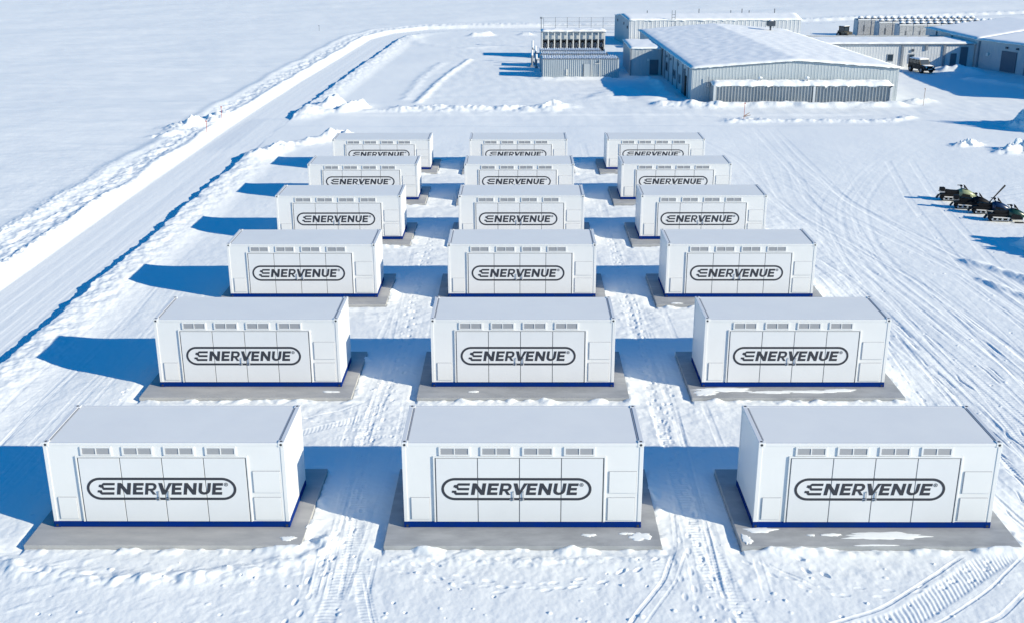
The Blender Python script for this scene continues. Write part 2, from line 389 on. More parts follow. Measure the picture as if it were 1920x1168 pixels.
    # the big fan of vehicle tracks on the right
    for i in range(34):
        a = rnd.random(); xb = 12.8 + a*9.5 + rnd.uniform(-.6, .6); xm = 12.6 + a*8.5 + rnd.uniform(-1, 1)
        xt = 11.5 + a*9 + rnd.uniform(-2.5, 2.5)
        P = [(xb+1.2, 20), (xb, 28), (xb*0.5+xm*0.5+rnd.uniform(-.4, .4), 37), (xm, 47), (xt, 60), (xt - rnd.uniform(-3, 3), 72), (xt + rnd.uniform(-6, 6), 84)]
        y0 = rnd.choice([20, 20, 28, 34]); P = [p for p in P if p[1] >= y0][:rnd.choice([4, 5, 6, 7])]
        if len(P) < 2: continue
        track(P, rnd.choice([0, 0, 0.9, 1.5]), rnd.choice([0.10, 0.14, 0.22, 0.4]), rnd.uniform(0.02, 0.05), rnd.choice([0, 0, 0.012]))
    # loops: from the fan up towards the yard entrance and right
    for k in range(7):
        o = rnd.uniform(-1.2, 1.2)
        track([(15.4+o, 46), (15.8+o, 53), (17.4+o, 60), (20.5+o, 67), (24+o*1.5, 74), (29+o*2, 82), (34+o*2, 92)], rnd.choice([0, 1.3]), rnd.choice([0.12, 0.25]), 0.022)
    for k in range(6):
        o = rnd.uniform(-1.5, 1.5)
        track([(18+o, 60), (16.5+o, 67), (12+o, 76), (4+o, 84)], rnd.choice([0, 1.3]), 0.25, 0.025)
        track([(14+o*1.2, 68+o), (20, 63+o*1.5), (26, 62+o*1.2), (34, 66+o)], rnd.choice([0, 0.9]), 0.25, 0.02, axis='x')
        track([(18, 58+o), (22, 57.5+o), (28, 56.6+o)], 0, 0.35, 0.02, 0.01, axis='x')
    for k in range(14):
        xs = rnd.uniform(-4, 6)
        track([(xs-6, 97+k*3.2), (xs, 98.5+k*3.0+rnd.uniform(-2, 2)), (xs+4, 96+k*3.1)], rnd.choice([0, 1.2]), 0.3, 0.022, axis='x')
    for o in (0, 1.3, 2.2, 3.4):
        track([(-20.6+o*0.1, 70), (-20.0, 76), (-18.2+o*.3, 81), (-14.5+o, 84.6), (-9+o, 86.2)], 0, 0.25, 0.035, axis='x')
    for k in range(9):
        track([(-16, 83+rnd.uniform(0, 5)), (-2, 84+rnd.uniform(0, 5)), (12, 84+rnd.uniform(0, 5)), (30, 86+rnd.uniform(-4, 6)), (44, 90+rnd.uniform(-4, 4))], rnd.choice([0, 1.4]), 0.3, 0.03, axis='x')
        track([(-6+k, 96+k*0.8), (4+k*0.3, 98+rnd.uniform(-2, 4)), (14-k*0.4, 92-rnd.uniform(0, 3))], 1.2, 0.3, 0.03, axis='x')
    track([(28.5, 78.5), (31, 76.6), (33.5, 79.0)], 0, 0.35, 0.06, axis='x')
    track([(29.5, 84), (30.6, 82.6), (33.8, 79.6)], 0, 0.2, 0.05, axis='x')
    # short sharp scuffs scattered over the fan
    for i in range(420):
        a = rnd.random(); y0 = 24 + 44*rnd.random()**1.2; x0 = 12.6 + a*(4 + 0.32*y0)
        if y0 > 52 and x0 > 19 and y0 < 64: continue
        L = rnd.uniform(0.4, 1.8)
        track([(x0, y0), (x0-0.12*L*rnd.uniform(-.5, 2), y0+L), (x0-0.12*L, y0+L+0.8)], 0, rnd.uniform(0.05, 0.11), rnd.uniform(0.08, 0.15))
    # --- footprints and small clods
    def dimple(x0, y0, rx, ry, h, ang=0):
        if not (20.5 < y0 < 200): return
        R_ = max(rx, ry)*2.2; r0, r1 = row(y0-R_), row(y0+R_)
        wmid = y0+4; c0 = int(np.searchsorted(u, (x0-R_)/wmid - 0.01)); c1 = int(np.searchsorted(u, (x0+R_)/wmid + 0.01))
        if r1-r0 < 2 or c1-c0 < 2: return
        x = X[r0:r1, c0:c1]-x0; y = Y[r0:r1, c0:c1]-y0; ca, sa = math.cos(ang), math.sin(ang)
        a = (x*ca+y*sa)/rx; b = (-x*sa+y*ca)/ry; q = a*a+b*b
        Z[r0:r1, c0:c1] += h*np.exp(-q*q*0.8)
        if h < 0: Z[r0:r1, c0:c1] += -h*0.15*np.exp(-(np.sqrt(q)-1.35)**2*6)
    def chain(P, step=0.36, h=-0.06, side=0.12):
        P = [np.array(p, float) for p in P]; k = 0
        for a, b in zip(P[:-1], P[1:]):
            L = np.linalg.norm(b-a); d = (b-a)/L; nn = np.array([-d[1], d[0]])
            for i in range(int(L/step)):
                q = a + d*(i*step) + nn*side*(1 if k % 2 else -1) + np.array([rnd.gauss(0, .04), rnd.gauss(0, .04)]); k += 1
                dimple(q[0], q[1], 0.12, 0.055, 0.42*h*rnd.uniform(.7, 1.2), math.atan2(d[1], d[0]))
    chain([(-3.6, 24.6), (-1.5, 23.1), (0.5, 22.7), (2.5, 23.3), (3.9, 24.6)])
    chain([(-3.4, 23.7), (-0.8, 22.6), (2.2, 22.9)], h=-0.04)
    chain([(6.5, 24.3), (7.0, 23.6), (7.4, 22.9)], h=-0.10, side=0.16)
    chain([(5.6, 23.9), (6.4, 23.0), (7.8, 22.3)], h=-0.05)
    chain([(7.6, 22.6), (9.2, 22.6), (10.6, 23.2), (12.0, 24.2)], h=-0.04)
    chain([(-5.2, 21), (-4.9, 23), (-4.4, 26), (-4.6, 30), (-4.2, 36), (-4.4, 44), (-4.4, 58)], h=-0.05)
    chain([(4.9, 21), (4.3, 24), (4.6, 27), (4.3, 33), (4.6, 42), (4.4, 56)], h=-0.05)
    chain([(3.9, 22), (4.0, 28), (4.9, 34), (4.1, 45)], h=-0.04)
    chain([(-10, 32.4), (-7, 32.2), (-4.6, 31.4)], h=-0.04)
    chain([(13.2, 30), (13.0, 33), (12.9, 40), (12.8, 46)], h=-0.05)
    for i in range(520):                                     # clods
        z = rnd.random()
        if z < 0.35: x0, y0 = rnd.choice([-4.45, 4.5])+rnd.gauss(0, .9), 21+55*rnd.random()
        elif z < 0.55: x0, y0 = rnd.uniform(-11, 12), rnd.uniform(21, 24.3)
        elif z < 0.7: x0, y0 = -12.9+rnd.gauss(0, .3), rnd.uniform(22, 76)
        else: x0, y0 = rnd.uniform(13, 24), rnd.uniform(25, 60)
        r = rnd.uniform(0.02, 0.055); dimple(x0, y0, r, r*rnd.uniform(.7, 1.3), rnd.uniform(0.01, 0.035)*rnd.choice([1, 1, -1]), rnd.random()*3)
    # --- cut out level seats for the concrete pads, snow with a ragged rim round them
    for (a, b, c, d) in PADS:
        r0, r1 = row(b-1.0), row(d+1.0); x = X[r0:r1]; y = Y[r0:r1]
        ex = np.maximum(np.maximum(a-x, x-c), 0); ey = np.maximum(np.maximum(b-y, y-d), 0)
        dd = np.hypot(ex, ey)
        k = ss(0.65, 0.12, dd)
        tgt = -0.105 + 0.012*fbm(x/0.3, y/0.3, 2, 120)
        # drifts lap over the front, right and back edges here and there; the left edge stands free
        cov = np.clip(fbm(x/1.1+b, y/1.1, 3, 121, 0.6)*1.1 + 0.22, 0, 1)*ss(a+0.1, a+0.5, x)
        lapw = cov*(0.035 + 0.08*np.maximum(0, fbm(x/0.45, y/0.45, 2, 124)))
        tgt = tgt + cov*0.115*np.exp(-(dd/0.28)**2) - 0.05*ss(a+0.05, a-0.02, x)*bump(dd, 0.0, 0.25)
        Z[r0:r1] = Z[r0:r1]*(1-k) + k*tgt
        sd = np.minimum(np.minimum(x-a, c-x), np.minimum(y-b, d-y))
        Z[r0:r1] -= ss(lapw-0.01, lapw+0.035, sd)*(sd > -0.02)*0.16
    # --- outer fading to a plain level
    out = ss(900, 2000, np.hypot(X, Y)); Z = Z*(1-out) + out*(-0.1)
    Z = np.where(Y < 19, -0.12, Z)
    co = np.stack([X, Y, Z], -1).reshape(-1, 3).astype(np.float32)
    idx = np.arange(ny*nx, dtype=np.int32).reshape(ny, nx)
    q = np.stack([idx[:-1, :-1], idx[:-1, 1:], idx[1:, 1:], idx[1:, :-1]], -1).reshape(-1, 4)
    me = bpy.data.meshes.new('snow_ground'); me.vertices.add(len(co)); me.vertices.foreach_set('co', co.ravel())
    me.loops.add(q.size); me.loops.foreach_set('vertex_index', q.ravel())
    me.polygons.add(len(q)); me.polygons.foreach_set('loop_start', np.arange(0, q.size, 4, dtype=np.int32))
    me.polygons.foreach_set('loop_total', np.full(len(q), 4, np.int32))
    me.polygons.foreach_set('use_smooth', np.ones(len(q), bool))
    me.update(calc_edges=True); me.materials.append(MATS['snow'])
    o = bpy.data.objects.new('snow_ground', me); link(o); tag(o, kind='structure')
    print('ground verts', len(co))
build_ground()

# ------------------------------------------------------------------ containers
def glyph(ch):
    """letter as filled polygons in a unit cell (x 0..1, z 0..1)"""
    t, h = 0.33, 0.225
    if ch == 'E': return [[(0, 0), (t, 0), (t, 1), (0, 1)], [(t, 0), (1, 0), (1, h), (t, h)], [(t, .40), (.92, .40), (.92, .40+h*.95), (t, .40+h*.95)], [(t, 1-h), (1, 1-h), (1, 1), (t, 1)]]
    if ch == 'N': return [[(0, 0), (.27, 0), (.27, 1), (0, 1)], [(.73, 0), (1, 0), (1, 1), (.73, 1)], [(.27, 1), (.27, .58), (.73, 0), (.73, .42)]]
    if ch == 'V': return [[(.0, 1), (.30, 1), (.56, .30), (.60, 0), (.36, 0)], [(.56, .30), (.60, 0), (.63, 0), (1.08, 1), (.80, 1)]]
    if ch == 'U':
        P = [[(0, 1), (.28, 1), (.28, .38), (0, .38)], [(.72, 1), (1, 1), (1, .38), (.72, .38)]]
        n = 8
        for i in range(n):
            a, b = math.pi*(1 + i/n), math.pi*(1 + (i+1)/n)
            o = lambda t_, rx, rz: (.5+rx*math.cos(t_), .38+rz*math.sin(t_))
            P.append([o(a, .5, .38), o(b, .5, .38), o(b, .22, .17), o(a, .22, .17)])
        return P
    if ch == 'R':
        P = [[(0, 0), (.27, 0), (.27, 1), (0, 1)], [(.27, 1), (.27, .80), (.60, .80), (.60, 1)], [(.27, .52), (.27, .33), (.60, .33), (.60, .52)], [(.42, .33), (.68, .33), (1.0, 0), (.70, 0)]]
        n = 8
        for i in range(n):
            a, b = math.pi*(.5 - i/n), math.pi*(.5 - (i+1)/n)
            o = lambda t_, rx, rz: (.60+rx*math.cos(t_), .665+rz*math.sin(t_))
            P.append([o(a, .38, .335), o(b, .38, .335), o(b, .12, .14), o(a, .12, .14)])
        return P
def make_logo(parent, y):
    mb = MB(); K = 0.0021136; X0 = 0.8386
    px = lambda c: X0 + c*K; z0, z1 = 0.952, 1.282
    d = 0.004
    def poly(P):
        n = len(P); vs = [(x, y, z) for x, z in P] + [(x, y-d, z) for x, z in P]
        mb.add(vs, [list(range(n)), list(range(2*n-1, n-1, -1))] + [(i, (i+1) % n, (i+1) % n+n, i+n) for i in range(n)], 'logo_ink')
    # rounded outline
    xl, xr, zb, zt, th = 0.975, 4.775, 0.80, 1.432, 0.067
    rr = (zt-zb)/2; cx0, cx1, cz = xl+rr*1.12, xr-rr*1.12, (zb+zt)/2
    def ring(o):
        out = []
        for c, a0 in ((cx1, -90), (cx0, 90)):
            for i in range(25):
                a = R(a0 + 180*i/24); out.append((c + (rr*1.12-o)*math.cos(a), cz + (rr-o)*math.sin(a)))
        return out
    A, B = ring(0), ring(th)
    for i in range(len(A)):
        j = (i+1) % len(A); poly([A[i], A[j], B[j], B[i]])
    sh = 25*K
    for ch, a, b in (('N', 417, 580), ('E', 608, 732), ('R', 755, 893), ('V', 905, 1062), ('E', 1075, 1195), ('N', 1220, 1370), ('U', 1396, 1540), ('E', 1562, 1684)):
        for P in glyph(ch):
            poly([(px(a + (b-a)*x) + sh*z, z0 + (z1-z0)*z) for x, z in P])
    zz = lambda c: z1 - (c-152)*(z1-z0)/140
    # plug shaped first letter
    for P in ([(272, 152), (409, 152), (404, 180), (268, 180)], [(262, 208), (400, 208), (395, 236), (262, 236)], [(243, 264), (391, 264), (386, 293), (236, 293)],
              [(272, 152), (268, 180), (272, 208), (262, 236), (250, 222), (245, 205), (245, 178), (258, 160)],
              [(217, 172), (246, 172), (246, 210), (226, 210), (229, 202), (209, 202), (212, 184), (217, 184)],
              [(193, 240), (243, 240), (246, 266), (236, 293), (218, 278), (212, 266), (187, 266), (190, 252)]):
        poly([(px(a), zz(b)) for a, b in P])
    # registered mark
    c = (px(1742), zz(170)); n = 16; ro, ri = 24*K, 18*K
    for i in range(n):
        a, b = 2*math.pi*i/n, 2*math.pi*(i+1)/n
        poly([(c[0]+ro*math.cos(a), c[1]+ro*math.sin(a)), (c[0]+ro*math.cos(b), c[1]+ro*math.sin(b)), (c[0]+ri*math.cos(b), c[1]+ri*math.sin(b)), (c[0]+ri*math.cos(a), c[1]+ri*math.sin(a))])
    for P in glyph('R'):
        poly([(c[0] + (x-.5)*0.036, c[1] + (z-.5)*0.045) for x, z in P])
    return mb.build('logo', parent)

def make_container():
    t = thing('storage_container', '', 'container')
    b = MB(); zb = 0.17
    b.box(0.012, 0.012, zb, CW-0.012, CD-0.012, CH-0.02, 'white_paint')
    b.build('body', t)
    # frame of corner posts, top and bottom rails of white steel
    f = MB()
    for x in (0, CW-0.10):
        for y in (0, CD-0.10):
            f.box(x, y, zb, x+0.10, y+0.10, CH-0.11, 'white_paint', 0.008)
    for y in (0.0, CD-0.07): f.box(0.1, y, CH-0.08, CW-0.1, y+0.07, CH, 'white_paint', 0.008)
    for x in (0.0, CW-0.11): f.box(x, 0.1, CH-0.08, x+0.11, CD-0.1, CH+0.012, 'white_paint', 0.01)
    f.build('frame', t)
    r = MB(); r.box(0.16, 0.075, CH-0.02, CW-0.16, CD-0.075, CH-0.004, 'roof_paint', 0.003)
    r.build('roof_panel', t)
    for x in (0.125, CW-0.150):
        r = MB(); r.box(x, 0.08, CH-0.02, x+0.025, CD-0.08, CH+0.004, 'hatch_line'); r.build('roof_gutter', t)
    bf = MB(); bf.box(0.02, 0.02, 0.0, CW-0.02, CD-0.02, zb, 'blue_paint')
    bf.box(0.0, -0.004, 0.012, CW, 0.02, zb, 'blue_paint', 0.004); bf.box(CW-0.02, 0.022, 0.012, CW+0.002, CD, zb, 'blue_paint'); bf.box(-0.002, 0.022, 0.012, 0.02, CD, zb, 'blue_paint')
    bo = bf.build('base_frame', t)
    # corner castings
    for sx in (0, 1):
        for sy in (0, 1):
            for top in (0, 1):
                m = MB(); x = -0.006 if sx == 0 else CW-0.156; y = -0.008 if sy == 0 else CD-0.142
                z = CH-0.105 if top else 0.0; mt = 'white_paint' if top else 'blue_paint'
                m.box(x, y, z, x+0.162, y+0.15, z+(0.122 if top else 0.14), mt, 0.012)
                if sy == 0:
                    m.tube([(x+0.081, y-0.004, z+0.058), (x+0.081, y+0.01, z+0.058)], 0.034, 'hole', 10)
                if top: m.tube([(x+0.081, y+0.075, z+0.11), (x+0.081, y+0.075, z+0.125)], 0.036, 'hole', 10)
                m.build('corner_casting', t)
    # doors
    dx0, dx1, dz0, dz1 = 0.84, 5.06, zb+0.006, 1.97
    s_ = MB()
    s_.box(dx0-0.022, -0.004, dz0, dx1+0.022, 0.013, dz1+0.022, 'gap_shade')  # dark sheet behind the doors, gap shade put into its colour
    s_.build('door_gap_shade', t)
    f = MB()   # raised surround
    f.box(dx0-0.06, -0.024, dz0, dx0-0.022, 0.013, dz1+0.06, 'white_paint', 0.004)
    f.box(dx1+0.022, -0.024, dz0, dx1+0.06, 0.013, dz1+0.06, 'white_paint', 0.004)
    f.box(dx0-0.022, -0.024, dz1+0.022, dx1+0.022, 0.013, dz1+0.06, 'white_paint', 0.004)
    f.build('door_surround', t)
    n = 4; g = 0.022; wd = (dx1-dx0)/n
    for i in range(n):
        m = MB(); m.box(dx0+i*wd+g/2, -0.022, dz0+0.006, dx0+(i+1)*wd-g/2, 0.0, dz1, 'door_paint', 0.005)
        m.build('door', t)
    for x in (2.80, 3.05):
        m = MB(); m.tube([(x, -0.045, 0.80), (x, -0.045, 1.06)], 0.011, 'steel', 8)
        m.box(x-0.02, -0.052, 0.80, x+0.02, -0.02, 0.84, 'steel', 0.004); m.box(x-0.018, -0.052, 1.03, x+0.018, -0.02, 1.06, 'steel', 0.004)
        m.tube([(x-0.10, -0.045, 0.84), (x, -0.05, 0.86)], 0.012, 'steel', 6)
        m.build('door_handle', t)
    # vents
    for i in range(4):
        x = 0.93 + i*1.045; z0, z1 = 2.045, 2.285
        m = MB(); wv, hv = 0.78, z1-z0
        for a in ((x, z0, x+wv, z0+0.035), (x, z1-0.035, x+wv, z1), (x, z0+0.035, x+0.045, z1-0.035), (x+wv-0.045, z0+0.035, x+wv, z1-0.035), (x+wv/2-0.013, z0+0.035, x+wv/2+0.013, z1-0.035)):
            m.box(a[0], -0.018, a[1], a[2], 0.013, a[3], 'white_paint')
        v = m.build('vent', t)
        l = MB(); l.box(x+0.045, 0.002, z0+0.035, x+wv-0.045, 0.012, z1-0.035, 'louvre')
        for k in range(6):
            zc = z0+0.05+k*0.028
            for xa, xb in ((x+0.047, x+wv/2-0.015), (x+wv/2+0.015, x+wv-0.047)):
                l.add([(xa, -0.012, zc-0.006), (xb, -0.012, zc-0.006), (xb, 0.001, zc+0.012), (xa, 0.001, zc+0.012), (xa, -0.010, zc-0.010), (xb, -0.010, zc-0.010)], [(0, 1, 2, 3), (0, 1, 5, 4)], 'louvre')
        l.build('louvre', v)
    # small hatches
    for (x0, z0, x1, z1) in ((5.22, 1.00, 5.90, 1.60), (5.20, 0.22, 5.88, 0.86), (0.20, 0.25, 0.66, 0.86)):
        m = MB(); m.box(x0-0.008, -0.002, z0-0.008, x1+0.008, 0.013, z1+0.008, 'hatch_line')
        m.box(x0, -0.014, z0, x1, 0.0, z1, 'white_paint', 0.003)
        m.build('hatch', t)
    make_logo(t, -0.0225)
    return t

c0 = make_container()
rown = ['front', 'second', 'third', 'fourth', 'fifth', 'rearmost']
coln = ['left', 'middle', 'right']
def cont_label(c, r):
    return 'white container with oval black logo and blue base, %s column, %s row' % (coln[c], rown[r])
first = True
for c in range(3):
    for r in range(6):
        o = c0 if first else copy_tree(c0); first = False
        o.location = (COLX[c][r], ROWY[r], 0.0); o.scale = (1, 1, ROWH[r]/CH)
        tag(o, cont_label(c, r), 'container', 'white energy storage containers standing in rows')
        zs, zo = [(1, 0), (1.04, -.043), (1.10, -.129), (1.12, -.119), (1.13, -.038), (1.13, -.038)][r]
        for ch in o.children:                                # the lettering sits a little higher on the shorter units
            if ch.name.startswith('logo'): ch.scale.z = zs; ch.location.z = zo

# ------------------------------------------------------------------ pads with leftovers of snow
def snow_patch(parent, cx, cy, rx, ry, seed, z=0.0, h=0.014):
    rr = random.Random(seed); n = 56; out = []
    ph = [rr.uniform(0, 6.28) for _ in range(6)]; am = [rr.uniform(.06, .22) for _ in range(6)]
    rings = [1.0, 0.93, 0.8, 0.5, 0.2]; hs = [0, .6, .9, 1, 1.05]; vs = []
    jit = [rr.uniform(-.07, .07) for _ in range(n)]; hn = [.5, .9, 1.1, .8, .7, .6]; ord_ = (1, 2, 3, 5, 8, 13)
    for q, hh in zip(rings, hs):
        for i in range(n):
            a = 2*math.pi*i/n; k = 1 + sum(am[j]*hn[j]*math.sin(ord_[j]*a+ph[j]) for j in range(6))*0.7 + jit[i]*q
            vs.append((cx + rx*q*k*math.cos(a), cy + ry*q*k*math.sin(a), z + 0.001 + h*hh*(1 + (rr.uniform(-.1, .1) if hh else 0))))
    fs = [(j*n+i, j*n+(i+1) % n, (j+1)*n+(i+1) % n, (j+1)*n+i) for j in range(4) for i in range(n)] + [[4*n+i for i in range(n)]]
    m = MB().add(vs, fs, 'snow'); return m.build('snow_patch', parent, smooth=True)
k = 0
for c in range(3):
    for r in range(6):
        a, b, cc, d = PADS[k]; k += 1
        m = MB(); L, D = cc-a, d-b
        rr = random.Random(k)
        m.box(0, 0, -0.34, L, D, 0.0, 'concrete' if c != 0 else 'concrete_warm', 0.012)
        o = m.build('concrete_pad', None, loc=(a, b, 0.0))
        pl_ = {0: 'bare', 1: 'partly bare', 2: 'snow-dusted'}[c]
        tag(o, '%s grey concrete slab under the container, %s column, %s row' % (pl_, coln[c], rown[r]), 'concrete pad', 'concrete pads under the containers')
        if (c, r) == (2, 0):
            for i, (x, y, rx, ry) in enumerate([(3.75, 0.50, 1.05, 0.17), (2.35, 0.55, 0.28, 0.06), (0.62, 0.78, 0.38, 0.13), (0.18, 0.33, 0.13, 0.22), (3.3, 0.05, 0.5, 0.035), (1.85, 0.53, 0.10, 0.04)]): snow_patch(o, x, y, rx, ry, i)
        elif (c, r) == (2, 1):
            for i, (x, y, rx, ry) in enumerate([(1.2, 0.66, 0.95, 0.16), (2.6, 0.45, 0.7, 0.10), (4.1, 0.50, 1.0, 0.11), (5.0, 0.62, 0.5, 0.10), (0.5, 0.4, 0.4, 0.2)]): snow_patch(o, x, y, rx, ry, 20+i)
        elif (c, r) == (1, 0):
            for i, (x, y, rx, ry) in enumerate([(5.15, 0.52, 0.17, 0.07), (6.45, 0.45, 0.26, 0.20), (6.1, 0.6, 0.18, 0.05)]): snow_patch(o, x, y, rx, ry, 30+i)
        elif (c, r) == (0, 0): snow_patch(o, 6.55, 0.35, 0.2, 0.1, 40)
        else:
            for i in range(2 if c == 2 else (r % 2)):
                snow_patch(o, rr.uniform(.5, L-.5), rr.choice([rr.uniform(.12, .5), rr.uniform(.1, .3)]), rr.uniform(.12, .6), rr.uniform(.05, .14), 50+k*5+i)

# ------------------------------------------------------------------ corrugated walls and snow roofs
def corr_wall(name, p0, p1, z0, top, m, parent, pitch=0.5, depth=0.045, rib=0.18):
    """ribbed sheet from p0 to p1 (outside on the right hand of p0->p1), top: function of t or number"""
    p0 = Vector((*p0, 0)); p1 = Vector((*p1, 0)); L = (p1-p0).length; d = (p1-p0)/L; n_ = Vector((d.y, -d.x, 0))
    tf = top if callable(top) else (lambda t: top)
    cnt = max(1, round(L/pitch)); pt = L/cnt; xs = []
    for i in range(cnt):
        a = i*pt; q = pt*rib
        xs += [(a, 0), (a+pt*.5-q*.9, 0), (a+pt*.5-q*.5, 1), (a+pt*.5+q*.5, 1), (a+pt*.5+q*.9, 0)]
    xs.append((L, 0)); vs = []
    for s_, o in xs:
        b = p0 + d*s_ + n_*(depth*o); vs += [(b.x, b.y, z0), (b.x, b.y, tf(s_/L))]
    fs = [(2*i, 2*i+2, 2*i+3, 2*i+1) for i in range(len(xs)-1)]
    # thickness: back sheet
    mb = MB().add(vs, fs, m)
    k = len(vs); b0 = p0 - n_*0.08; b1 = p1 - n_*0.08
    seg = 8; bk = []
    for i in range(seg+1):
        q = b0 + (b1-b0)*i/seg; bk += [(q.x, q.y, z0), (q.x, q.y, tf(i/seg))]
    mb.add(bk, [(2*i, 2*i+1, 2*i+3, 2*i+2) for i in range(seg)], m)
    mb2 = MB(); mb2.v, mb2.f, mb2.m, mb2.mats = mb.v, mb.f, mb.m, mb.mats
    me = bpy.data.meshes.new(name); me.from_pydata(mb.v, [], mb.f); me.materials.append(MATS[m]); me.update()
    return link(bpy.data.objects.new(name, me), parent)
def snow_roof(name, q, zf, thick, parent, nu=40, nv=20, seed=0, over=0.15, edge=0.3, rough=0.05, ragged=0.06):
    """blanket of snow over a quad q (4 xy corners, ccw), zf(u,v)= roof height"""
    q = [Vector((*p, 0)) for p in q]; U = np.linspace(0, 1, nu+1); V = np.linspace(0, 1, nv+1)
    vs = []; rr = random.Random(seed)
    Lu = (q[1]-q[0]).length; Lv = (q[3]-q[0]).length
    for j, v in enumerate(V):
        for i, u_ in enumerate(U):
            p = q[0]*(1-u_)*(1-v) + q[1]*u_*(1-v) + q[2]*u_*v + q[3]*(1-u_)*v
            e = min(u_*Lu, (1-u_)*Lu, v*Lv, (1-v)*Lv)
            nz = float(fbm(np.array([p.x/0.9]), np.array([p.y/0.9]), 3, seed)[0])
            dirx = (-1 if u_ == 0 else (1 if u_ == 1 else 0)); diry = (-1 if v == 0 else (1 if v == 1 else 0))
            off = (q[1]-q[0])/Lu*dirx*(over + ragged*nz) + (q[3]-q[0])/Lv*diry*(over+ragged*nz)
            h = thick*(0.25 + 0.75*min(1, (e/edge))**0.5) + rough*nz*min(1, e/edge+0.3)
            vs.append((p.x+off.x, p.y+off.y, zf(u_, v) + max(0.03, h)))
    N = len(vs); W_ = nu+1
    fs = [(j*W_+i, j*W_+i+1, (j+1)*W_+i+1, (j+1)*W_+i) for j in range(nv) for i in range(nu)]
    rim = [i for i in range(nu)] + [j*W_+nu for j in range(nv)] + [nv*W_+i for i in range(nu, 0, -1)] + [j*W_ for j in range(nv, 0, -1)]
    for k_ in rim:
        x, y, z = vs[k_]; j, i = divmod(k_, W_); vs.append((x, y, zf(i/nu, j/nv) - 0.02 - max(0, rr.gauss(0, ragged*0.7))))
    n = len(rim)
    for a in range(n): fs.append((rim[a], N+a, N+(a+1) % n, rim[(a+1) % n]))
    fs.append([N+a for a in range(n)][::-1])
    m = MB().add(vs, fs, 'roof_snow'); return m.build(name, parent, smooth=True)
def on_wall(p0, p1, s_, z0, w_, h_, m, name, parent, proud=0.09, back=0.02):
    """box on the wall p0->p1 at distance s_ along it"""
    p0 = Vector((*p0, 0)); p1 = Vector((*p1, 0)); d = (p1-p0).normalized(); n_ = Vector((d.y, -d.x, 0))
    M = Matrix(((d.x, n_.x, 0, p0.x), (d.y, n_.y, 0, p0.y), (0, 0, 1, 0), (0, 0, 0, 1)))
    mb = MB().box(s_-w_/2, -back, z0, s_+w_/2, proud, z0+h_, m, 0, M)
    return mb.build(name, parent)

# ---- main hall with low gable
FL, FR, BR, BL = (14.60, 96.70), (32.10, 96.60), (29.90, 131.0), (13.62, 131.0)
EH, RH = 2.72, 3.36
t = thing('warehouse', 'large low grey metal hall with a snowed gable roof, centre of the compound', 'warehouse')
gab = lambda u_: EH + (RH-EH)*(1-abs(u_-0.505)/0.505)
corr_wall('wall', FL, FR, -0.3, gab, 'wall_metal', t, 0.28, 0.012)
corr_wall('wall', BL, FL, -0.3, EH, 'wall_metal', t, 0.4, 0.012)
corr_wall('wall', BR, BL, -0.3, lambda u_: gab(1-u_), 'wall_light', t, 0.42, 0.03)
corr_wall('wall', FR, BR, -0.3, EH, 'wall_metal', t, 0.4, 0.012)
snow_roof('roof', [FL, FR, BR, BL], lambda u_, v: gab(u_), 0.14, t, 70, 90, 3, 0.22, 0.5, 0.035, 0.05)
m = MB()   # gable trim
mid = (FL[0]+(FR[0]-FL[0])*0.505, 96.65)
for a, b, za, zb_ in ((FL, mid, EH, RH), (mid, FR, RH, EH)):
    m.tube([(a[0], a[1]-0.10, za-0.03), (b[0], b[1]-0.10, zb_-0.03)], 0.075, 'trim', 6)
m.tube([(FL[0]-0.1, FL[1], EH-0.03), (BL[0]-0.1, BL[1], EH-0.03)], 0.08, 'trim', 6)
m.build('gutter', t)
for s_ in (19.5, 21.9, 24.4, 27.0, 29.8, 32.6):
    on_wall(BL, FL, s_, -0.1, 0.12, EH, 'trim', 'downpipe', t, 0.07)
for s_, z, w_, h_ in ((20.7, 0.75, 1.0, 0.85), (25.3, 0.65, 1.4, 0.8), (28.2, 0.6, 0.9, 0.8)):
    wn = on_wall(BL, FL, s_, z, w_, h_, 'trim', 'window', t, 0.06)
    on_wall(BL, FL, s_, z+0.07, w_-0.14, h_-0.14, 'glass_dark', 'pane', wn, 0.075)
on_wall(BL, FL, 30.6, 0.0, 1.1, 2.0, 'door_dark', 'door', t, 0.07)
on_wall(BL, FL, 31.6, 0.0, 0.5, 1.7, 'black_plastic', 'door', t, 0.10)
for s_ in (20.7, 23.1, 27.4, 31.0): on_wall(BL, FL, s_, 2.05, 0.22, 0.2, 'trim', 'wall_lamp', t, 0.16)
m = MB(); m.tube([(16.0, 96.45, 1.2), (16.0, 96.45, 2.0)], 0.03, 'trim', 6); m.box(15.9, 96.45, 1.15, 16.1, 96.6, 1.5, 'steel', 0.01); m.build('meter_box', t)
m = MB(); m.tube([(27.4, 126.3, 2.9), (27.4, 126.3, 3.55)], 0.10, 'dark_metal', 8); m.box(27.0, 125.9, 3.55, 27.85, 126.75, 4.1, 'dark_metal', 0.05)
m.tube([(27.42, 126.3, 4.1), (27.42, 126.3, 4.22)], 0.3, 'roof_snow', 10, 0.1)
o = m.build('roof_exhaust'); tag(o, 'dark square exhaust hood standing on the snowed hall roof', 'roof vent')

